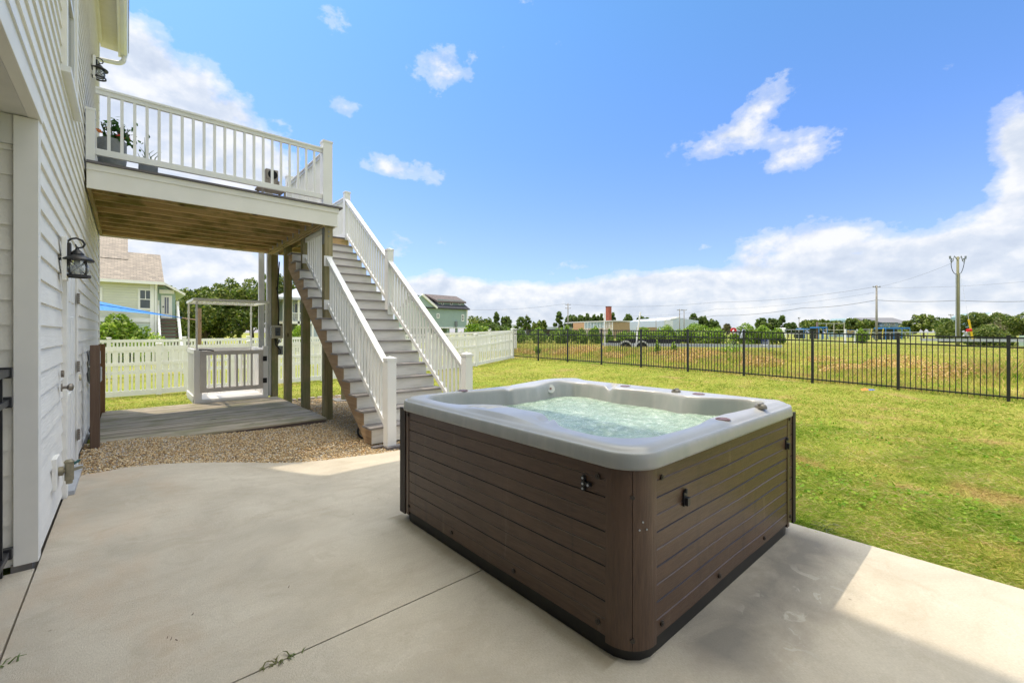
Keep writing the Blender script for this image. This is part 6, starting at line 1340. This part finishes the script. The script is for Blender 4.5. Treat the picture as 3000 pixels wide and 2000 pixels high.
A2_, B2_ = ond(2584, 957, 129), ond(2631, 957, 129); z1 = ond(2600, 944.5, 129).z
MB().extrude([A2_, A2_+VV*4, A2_+VV*4+T*(z1-A2_.z), A2_+T*(z1-A2_.z)], B2_-A2_).build('dormer', lbw, gh)
MB().extrude([A2_+T*(z1-A2_.z)-UV*.3-VV*.4, A2_+T*(zt-A2_.z-.3)-UV*.3+VV*6, A2_+T*(z1-A2_.z)+VV*6-UV*.3], (B2_-A2_)+UV*.6).build('dormer_roof', gsh, gh)
for (pa_, pb_) in ((2592, 2599), (2606, 2622)):
    a = ond(pa_, 953, 128.9); b = ond(pb_, 947, 128.9); fo = MB().extrude([a, a+UV*(b-a).dot(UV), a+UV*(b-a).dot(UV)+T*(b.z-a.z), a+T*(b.z-a.z)], VV*.06).build('window', vinyl_old, gh)
    a = a+UV*.1+T*.08-VV*.04; MB().extrude([a, a+UV*((b-a).dot(UV)-.1), a+UV*((b-a).dot(UV)-.1)+T*(b.z-a.z-.08), a+T*(b.z-a.z-.08)], VV*.03).build('pane', win_glass, fo)
for (px, y0, y1, w_, lb, d) in ((2486, 931, 944, 18, 'tiny blue gabled house top behind the trees above the blue sign', 150), (2915, 914, 930, 46, 'teal gable of a house peeking over the trees at the right', 95)):
    p = ond(px, y0, d); hw = w_*d/F/2; zb = ond(px, y1, d).z; gq = root('far_gabled_house', (p.x, p.y, 0), lb, 'house'); up_ = .55 if d > 100 else .25
    P0 = Vector((p.x, p.y, 0)); MB().extrude([P0-UV*hw*.9-T*.3, P0+UV*hw*.9-T*.3, P0+UV*hw*.9+T*(zb+(p.z-zb)*up_), P0+T*(p.z-.1), P0-UV*hw*.9+T*(zb+(p.z-zb)*up_)], VV*8).build('wall', mat('teal_gable', (.20,.30,.32), (.18,.27,.29)), gq)
    rf_ = MB()
    for sgn in (-1, 1): rf_.beam(p-VV*.1, P0+UV*sgn*hw-VV*.1+T*(zb+(p.z-zb)*up_-.15), .6, .25)
    rf_.build('roof', mat('white_rake', (.55,.56,.55)), gq)
# ball field: dugouts, backstop, rails
dug = mat('blue_painted_steel', (.03,.19,.50), (.03,.16,.44), rough=.5)
def dugout(a, b, yt, yb, d, lb, posts=4):
    p, q = ond(a, yt, d), ond(b, yt, d); rt = root('dugout', tuple((p+q)/2), lb, 'dugout', 'blue baseball dugouts'); u = (q-p).normalized(); dep = Vector((u.y*-1, u.x, 0)).normalized()*3
    if dep.dot(Vector((S, C, 0))) < 0: dep = -dep
    MB().extrude([p, q, q+dep, p+dep], (0, 0, .3)).build('roof', dug, rt); zb_ = g1(p.x, p.y)
    for k in range(posts):
        r_ = p+(q-p)*k/(posts-1); MB().box(r_.x-.06, r_.x+.06, r_.y-.06, r_.y+.06, zb_, p.z).build('post', dug, rt)
    MB().extrude([(p+dep).to_tuple()[:2]+(zb_,), (q+dep).to_tuple()[:2]+(zb_,), tuple(q+dep), tuple(p+dep)], (0, .1, 0)).build('back_wall', mat('dugout_shade', (.06,.07,.06), (.08,.09,.07)), rt)
dugout(2355, 2383, 965, 978, 108, 'small dark blue dugout left of the brown post'); dugout(2399, 2424, 961, 978, 100, 'bright blue boxy dugout right of the brown post', 3); dugout(2595, 2666, 963, 980, 92, 'long low blue dugout under the grey roofed house')
MB_w = ond(2411, HOR, 99.5); cbq = root('blue_counter', tuple(MB_w), 'blue panelled booth front standing in the boxy dugout', 'booth'); MB().box(MB_w.x-.9, MB_w.x+.3, MB_w.y-.1, MB_w.y+.1, -.1, 1.25).build('panel', dug, cbq)
bkst = root('backstop', tuple(ond(2435, HOR, 102)), 'tall pipe framed baseball backstop beside the blue dugouts', 'backstop'); pts_b = [(2394, 943, 'b'), (2421, 947, 0), (2443, 946, 0), (2473.5, 944, 0)]
for px, yt, b_ in pts_b:
    p = ond(px, yt, 102); r_ = .22 if b_ else .10; MB().tube([(p.x, p.y, -.1), tuple(p)], r_, 8).build('post', mat('brown_post_far', (.26,.17,.12)) if b_ else mat('yellow_grey_pipe', (.45,.42,.32)), bkst)
mb = MB()
for y in (947.5, 966.5): mb.tube([ond(px, y, 102) for px in (2397, 2421, 2443, 2473)], .06, 6)
mb.build('cross_pipe', mat('pale_pipe', (.50,.52,.46)), bkst)
rlw = root('field_railing', tuple(ond(2400, HOR, 95)), 'long low pipe railing round the distant ball field', 'railing')
for i, (a, b, y0, y1, d) in enumerate(((2296, 2395, 965.5, 966, 108), (2296, 2480, 977.5, 978, 88), (2525, 2596, 965, 965, 96), (2520, 2762, 974.5, 972.5, 88))):
    MB().tube([ond(a, y0, d), ond(b, y1, d)], .07, 6).build('rail', galv, rlw)
    for px in np.arange(a, b, 22): p = ond(px, y0, d); MB().tube([(p.x, p.y, -.15), (p.x, p.y, p.z)], .05, 5).build('rail_post', galv, rlw)
# blue sign with yellow lettering
sd = 62.; sg = root('blue_sign', tuple(ond(2491, 990, sd)), 'blue sign board with rows of yellow lettering on white posts across the field', 'sign'); p, q = ond(2479, 966, sd), ond(2503.5, 982, sd); u = Vector((q.x-p.x, q.y-p.y, 0)).normalized(); nn = Vector((u.y, -u.x, 0))
if nn.dot(Vector((S, C, 0))) > 0: nn = -nn
mid = lambda f, z: Vector((p.x+(q.x-p.x)*f, p.y+(q.y-p.y)*f, z))
MB().beam(mid(0, (p.z+q.z)/2), mid(1, (p.z+q.z)/2), .08, p.z-q.z).build('board', mat('sign_blue', (.02,.13,.40), (.02,.11,.34)), sg)
tx = MB(); hgt = p.z-q.z
for row, (f0, f1, zf, n_) in enumerate(((.06, .34, .76, 6), (.40, .46, .76, 1), (.52, .95, .76, 5), (.10, .16, .46, 1), (.22, .76, .46, 8), (.86, .92, .46, 1), (.08, .95, .16, 12))):
    for k in range(n_):
        c_ = f0+(f1-f0)*(k+.5)/n_; wl = (f1-f0)/n_*.36; zc = q.z+hgt*zf; hh_ = hgt*(.12 if row < 3 else .09); a = mid(c_-wl, zc)+nn*.06; b = mid(c_+wl, zc)+nn*.06
        tx.beam(a+Vector((0,0,hh_)), a-Vector((0,0,hh_)), .028, .03).beam(a+Vector((0,0,hh_*(1 if k % 2 else 0))), b+Vector((0,0,hh_*(1 if k % 3 else 0))), .02, .026).beam(b+Vector((0,0,hh_)), b-Vector((0,0,hh_*(1 if k % 2 == 0 else .2))), .028, .03)
tx.build('lettering', mat('sign_yellow', (.75,.52,.08)), sg)
for f in (-.10, 1.07): a = mid(f, 0); MB().tube([(a.x, a.y, -.2), (a.x, a.y, p.z+(.12 if f < 0 else -.1))], .12, 8).build('post', vinyl_old, sg)
anc = []; c_ = mid(1.32, 0); mb = MB(); mb.tube([c_+Vector((0, 0, q.z-.05)), c_+Vector((0, 0, p.z+.1))], .05, 6).tube([c_+u*.30*math.cos(t_)+Vector((0, 0, q.z+.15+.30*math.sin(t_))) for t_ in np.linspace(math.pi, 2*math.pi, 12)], .05, 6).beam(c_-u*.15+Vector((0,0,p.z-.0)), c_+u*.15+Vector((0,0,p.z-.0)), .05, .05); mb.build('anchor_ornament', vinyl_old, sg)
cmp = root('camper', tuple(ond(2290, HOR, 75)), 'small white camper top beside the vine mound', 'camper'); p = ond(2290, 960, 75)
MB().box(p.x-.45, p.x+.45, p.y-.6, p.y+.8, -.0, p.z).build('body', vinyl_old, cmp, bevel=.2); MB().box(p.x-.3, p.x+.3, p.y-.63, p.y-.6, p.z-.7, p.z-.3).build('window', win_glass, cmp)

# ------------------------------------------------------------------ utility poles and wires
polem = wood_mat('utility_pole_wood', (.22,.20,.17), (.34,.31,.27), (.44,.41,.36), 2)
def upole(px, yt, d, rpx, label, arms=(), lean=0, m=None, name='utility_pole'):
    p = ond(px, yt, d); z0 = g1(p.x, p.y); rt = root(name, (p.x, p.y, z0), label, 'utility pole', 'utility poles'); r_ = rpx*d/F/2
    MB().tube([(p.x, p.y, z0-.2), (p.x+lean*.5, p.y, (z0+p.z)/2), (p.x+lean, p.y, p.z)], [r_*1.2, r_, r_*.8], 10).build('shaft', m or polem, rt, smooth=True)
    for (yy, hw, tilt) in arms:
        z = ond(px, yy, d).z; L_ = hw*d/F; u = Vector((C, -S, tilt)); cx_ = Vector((p.x+lean, p.y, z)); ar = MB().beam(cx_-u*L_, cx_+u*L_, .12, .12).build('crossarm', polem, rt)
        for f in (-.9, -.35, .9): q = cx_+u*L_*f; MB().tube([q, q+Vector((0, 0, .22))], .06, 6).build('insulator', grey_pl, ar)
    return p
P1 = upole(1664, 888, 128, 3.2, 'wooden utility pole with two crossarms left of the school', ((893, 7.5, 0), (903, 8.5, 0)))
P4 = upole(2568, 836, 80, 5.5, 'tall grey wooden utility pole with a guy wire and crossarm behind the sign', ((841, 11, .02),))
upole(1543, 920, 118, 2, 'thin pole before the flat topped pine', ((925, 2.5, 0),)); upole(1991, 905, 118, 2.6, 'left pole of the linked pair above the warehouse', ((908.5, 8, 0),)); upole(2004, 907, 118, 2.6, 'right pole of the linked pair above the warehouse', ((908.8, 7.5, 0),))
upole(1922, 932, 120, 2, 'short thin pole against the white warehouse wall'); upole(2341, 930, 110, 2, 'small lamp pole beside the young trees', ((932, 3, .1),)); upole(2786, 920, 110, 2, 'distant pole top above the trees left of the tall pole', ((923, 7, 0),))
greenp = wood_mat('green_treated_pole', (.17,.16,.08), (.27,.26,.15), (.36,.34,.21), 2)
P5 = upole(2806, 752, 50, 7.2, 'tallest round greenish utility pole with looping cables near the right edge', (), m=greenp); p5 = bpy.data.objects['utility_pole.008'] if 'utility_pole.008' in bpy.data.objects else None
u = Vector((C, -S, 0)); p5r = [o for o in bpy.data.objects if o.get('label', '').startswith('tallest round')][0]; k5 = 50/F
def at5(dx, y): return ond(2806, y, 50)+u*(dx*k5)
for sgn in (-1, 1):
    o_ = MB().tube([at5(0, 763), at5(sgn*10, 750), at5(sgn*15, 766)], .05, 6).tube([at5(sgn*17, 757), at5(sgn*20, 763), at5(sgn*18, 769)], .06, 8).tube([at5(sgn*22, 759), at5(sgn*23, 750)], .09, 6).build('cutout_switch', grey_pl, p5r)
    A = at5(sgn*19, 768); Bp = at5(sgn*(22 if sgn < 0 else 17), 786); Cp = at5(sgn*3, 802)
    MB().tube([A*(1-s_)**3+(A*.2+Bp*.8+u*sgn*-.0)*3*s_*(1-s_)**2+(Bp*.5+Cp*.5+Vector((0,0,-.5)))*3*s_**2*(1-s_)+Cp*s_**3 for s_ in np.linspace(0, 1, 16)], .03, 6).build('cable_loop', rubber, p5r)
    MB().tube([at5(sgn*5.2, 800), at5(sgn*5.4, 990)], .05, 6).build('conduit', galv, p5r)
def wire(name, pts, label, r=.03):
    rt = root('power_line', tuple(pts[0]), label, 'power line', 'overhead power lines'); out_ = []
    for (a, b, sag) in zip(pts, pts[1:], [.35]*len(pts)):
        n_ = 14; L_ = (b-a).length; out_ += [a+(b-a)*s_+Vector((0, 0, -L_*.022*4*s_*(1-s_))) for s_ in np.linspace(0, 1, n_)][(1 if out_ else 0):]
    MB().tube(out_, r, 5).build('wire', mat('wire_grey', (.14,.14,.15)), rt)
wire('w', [ond(2566, 879, 80), ond(2350, 902, 96), ond(2100, 924, 115), ond(1990, 932, 125)], 'thick low cable from the guyed pole towards the warehouse', .040)
wire('w', [ond(2569, 879, 80), ond(2806, 880, 72), ond(3100, 878, 66)], 'thick low cable running right from the guyed pole past the tall pole', .038)
wire('w', [ond(2559, 841, 80), ond(2100, 885, 105), ond(1668, 891, 128)], 'thin upper wire between the guyed pole and the two armed pole', .022)
wire('w', [ond(2560, 857, 80), ond(2100, 905, 105), ond(1850, 925, 125)], 'faint middle wire between the guyed pole and the school', .016)
wire('w', [ond(1660, 889, 128), ond(1370, 907, 120), ond(1200, 915, 112)], 'thin wire running left from the two armed pole behind the teal house', .024)
wire('w', [ond(2572, 841, 80), ond(2790, 770, 65)], 'thin wire climbing from the guyed pole to the tall pole', .014)
wire('w', [ond(2572, 842, 80), ond(3100, 815, 70)], 'faint wire crossing behind the tall pole', .014)
gy = root('guy_guard', tuple(ond(2849, 992, 46)), 'bright yellow guy wire guard leaning beside the tall pole', 'guy guard'); MB().tube([ond(2850, 994, 46), ond(2838, 936, 46)], .085, 8).build('sleeve', mat('safety_yellow', (.80,.52,.01)), gy); MB().tube([ond(2838, 936, 46), ond(2813, 800, 48)], .014, 5).build('guy_wire', galv, gy)
for px, lb in ((2552, 'pale yellow marker pole left of the guyed pole'), (2586, 'pale yellow marker pole right of the guyed pole')):
    g_ = root('marker_pole', tuple(ond(px, 990, 84)), lb, 'marker pole', 'yellow marker poles'); MB().tube([ond(px-2, 990, 84), ond(px+2, 962, 84)], .08, 6).build('pole', mat('dull_yellow', (.55,.45,.06)), g_)

# ------------------------------------------------------------------ boat trailers in the field
tsilver = mat('trailer_galvanised', (.50,.52,.55), (.38,.40,.43), rough=.45, scale=3, metal=.3)
def W(px, py, d): return ond(px, py, d)
bt = root('boat_trailer', tuple(W(1850, 1030, 27)), 'empty silver boat trailer with tandem wheels and black bunks in the long grass', 'boat trailer')
ta, tb_ = W(1776, 1012, 28.2), W(2312, 1014, 25.0); ta.z, tb_.z = .62, .60
mb = MB().beam(ta, ta*.42+tb_*.58, .10, .16); mb.build('frame_rail', tsilver, bt); off = Vector((S, C, 0))*1.5
MB().beam(ta+off, ta*.45+tb_*.55+off*.9, .10, .16).build('frame_rail', tsilver, bt)
tng = W(2140, 1012, 26); MB().beam(ta*.42+tb_*.58, Vector((tb_.x, tb_.y, .60))+off*.45, .12, .16).beam(ta*.45+tb_*.55+off*.9, Vector((tb_.x, tb_.y, .60))+off*.45, .12, .16).build('tongue', tsilver, bt)
for f in (.02, .2, .4, .55): MB().beam(ta*(1-f)+tb_*f, ta*(1-f)+tb_*f+off, .08, .10).build('cross_member', tsilver, bt)
bkm = mat('black_bunk_carpet', (.012,.012,.014), (.02,.02,.02), rough=.95)
for (a, b, z, o) in ((.02, .45, .80, .45), (.14, .52, .92, 1.05)): MB().beam(ta*(1-a)+tb_*a+off*o/1.5+Vector((0,0,z-.62)), ta*(1-b)+tb_*b+off*o/1.5+Vector((0,0,z-.62)), .14, .14).build('bunk', bkm, bt)
ud = (tb_-ta).normalized(); Lt = (tb_-ta).length; ft = MB()
for i, px in enumerate((1829, 1877)):
    w_ = W(px, 1018, 27.6); f = (w_-ta).dot(ud)/Lt; c_ = ta*(1-f)+tb_*f-Vector((S, C, 0))*.16; c_.z = .46
    wl = root_part('wheel', bt); nv = Vector((S, C, 0))
    MB().tube([c_-nv*.10, c_+nv*.10], .34, 24).build('tyre', rubber, wl, smooth=40); MB().tube([c_-nv*.11, c_-nv*.09], .15, 18).build('rim', mat('rusty_rim', (.06,.05,.045), (.10,.07,.05)), wl, smooth=40)
    n = 12
    for k in range(n):
        a0, a1 = math.pi*k/n, math.pi*(k+1)/n
        for (r0) in (.43,):
            p0 = c_+ud*math.cos(a0)*r0+Vector((0,0,math.sin(a0)*r0)); p1_ = c_+ud*math.cos(a1)*r0+Vector((0,0,math.sin(a1)*r0)); ft.extrude([p0-nv*.14, p1_-nv*.14, c_+(p1_-c_)*.80-nv*.14, c_+(p0-c_)*.80-nv*.14], nv*.02); ft.beam(p0, p1_, .28, .02, up=(p0-c_))
ft.build('fender', mat('white_fender', (.62,.61,.57), (.5,.49,.45), rough=.5), bt)
whub = W(2150, 968, 26); 
for (a, b, r_) in ((W(1771, 1012, 28), W(1771, 917, 28), .06), (W(1862, 1000, 27), W(1876, 914, 27), .065)):
    g_ = MB().tube([Vector((a.x, a.y, .5)), b], r_*.75, 10).build('guide_post', vinyl_old, bt)
ws = MB().beam(W(2172, 990, 26), W(2180, 965, 26), .14, .14).build('winch_stand', tsilver, bt)
MB().tube([W(2150, 968, 25.9), W(2150, 968, 25.9)+Vector((S, C, 0))*.08], .17, 24).build('winch_wheel', mat('winch_red', (.60,.015,.012), (.5,.01,.01), rough=.4), bt, smooth=40)
MB().tube([W(2163, 970, 25.9), W(2163, 970, 25.9)+Vector((S, C, 0))*.10], .11, 18).beam(W(2152, 972, 25.85), W(2172, 985, 25.85), .06, .05).build('winch', tsilver, bt)
MB().tube([W(2150, 966, 25.84), W(2146, 972, 25.84), W(2151, 977, 25.8)], .04, 6).build('winch_strap', vinyl_old, bt)
MB().tube([W(2152, 1004, 26), W(2152, 1004, 26)+Vector((S, C, 0))*.2], .10, 14).build('keel_roller', rubber, bt)
nv_ = root('navy_sign', tuple(W(2240, 1010, 24.5)), 'navy blue board with white edge standing over the trailer tongue', 'sign'); p, q = W(2229, 992, 24.5), W(2252, 1008, 24.3)
MB().beam(Vector((p.x, p.y, (p.z+q.z)/2)), Vector((q.x, q.y, (p.z+q.z)/2)), .03, p.z-q.z).build('board', mat('navy', (.012,.03,.11), (.02,.04,.13)), nv_); MB().beam(Vector((p.x, p.y, q.z-.03)), Vector((q.x, q.y, q.z-.03)), .04, .06).build('edge', vinyl_old, nv_)
MB().tube([Vector((q.x, q.y, .2)), Vector((q.x, q.y, p.z))], .05, 8).build('post', galv, nv_)
nm = Vector((q.x-p.x, q.y-p.y, 0)).normalized(); nn2 = Vector((nm.y, -nm.x, 0)); nn2 = -nn2 if nn2.dot(Vector((S, C, 0))) > 0 else nn2; lt_ = MB(); L_ = (Vector((q.x, q.y, 0))-Vector((p.x, p.y, 0))).length
for (f0, f1, zf) in ((.5, .62, .78), (.12, .4, .45), (.45, .85, .42), (.2, .75, .2)):
    lt_.beam(Vector((p.x, p.y, q.z+(p.z-q.z)*zf))+nm*L_*f0+nn2*.02, Vector((p.x, p.y, q.z+(p.z-q.z)*zf))+nm*L_*f1+nn2*.02, .01, .03)
lt_.build('lettering', galv, nv_)
st2 = root('silver_trailer', tuple(W(2900, 1000, 38)), 'silver boat trailer frame with a red roller at the foot of the tall pole', 'boat trailer'); a, b = W(2745, 991, 40), W(3080, 999, 36); a.z = b.z = ond(2900, 997, 38).z
MB().beam(a, b, .15, .22).beam(a+Vector((S, C, 0))*1.6, b+Vector((S, C, 0))*1.6, .15, .22).build('frame_rail', galv, st2)
MB().beam(W(2840, 990, 38.5), W(2822, 970, 38.5), .14, .14).beam(W(2822, 985, 38.5), W(2838, 968, 38.5), .10, .10).build('winch_stand', galv, st2); MB().tube([W(2834, 967, 38.4), W(2834, 967, 38.4)+u*.30], .14, 14).build('roller', MATS['winch_red'], st2)
for px in (3060, 3110): c_ = W(px, 1003, 37.8); c_.z = .12; MB().tube([c_, c_+Vector((S, C, 0))*.2], .30, 18).build('wheel', rubber, st2)
ut = root('utility_box', tuple(W(2995, 990, 45)), 'pale green utility cabinet at the right edge behind the trailer', 'cabinet'); p = W(2996, 983, 45); MB().box(p.x-.28, p.x+.28, p.y-.25, p.y+.25, 0, p.z).build('cabinet', mat('pale_green_box', (.36,.48,.38)), ut, bevel=.03)
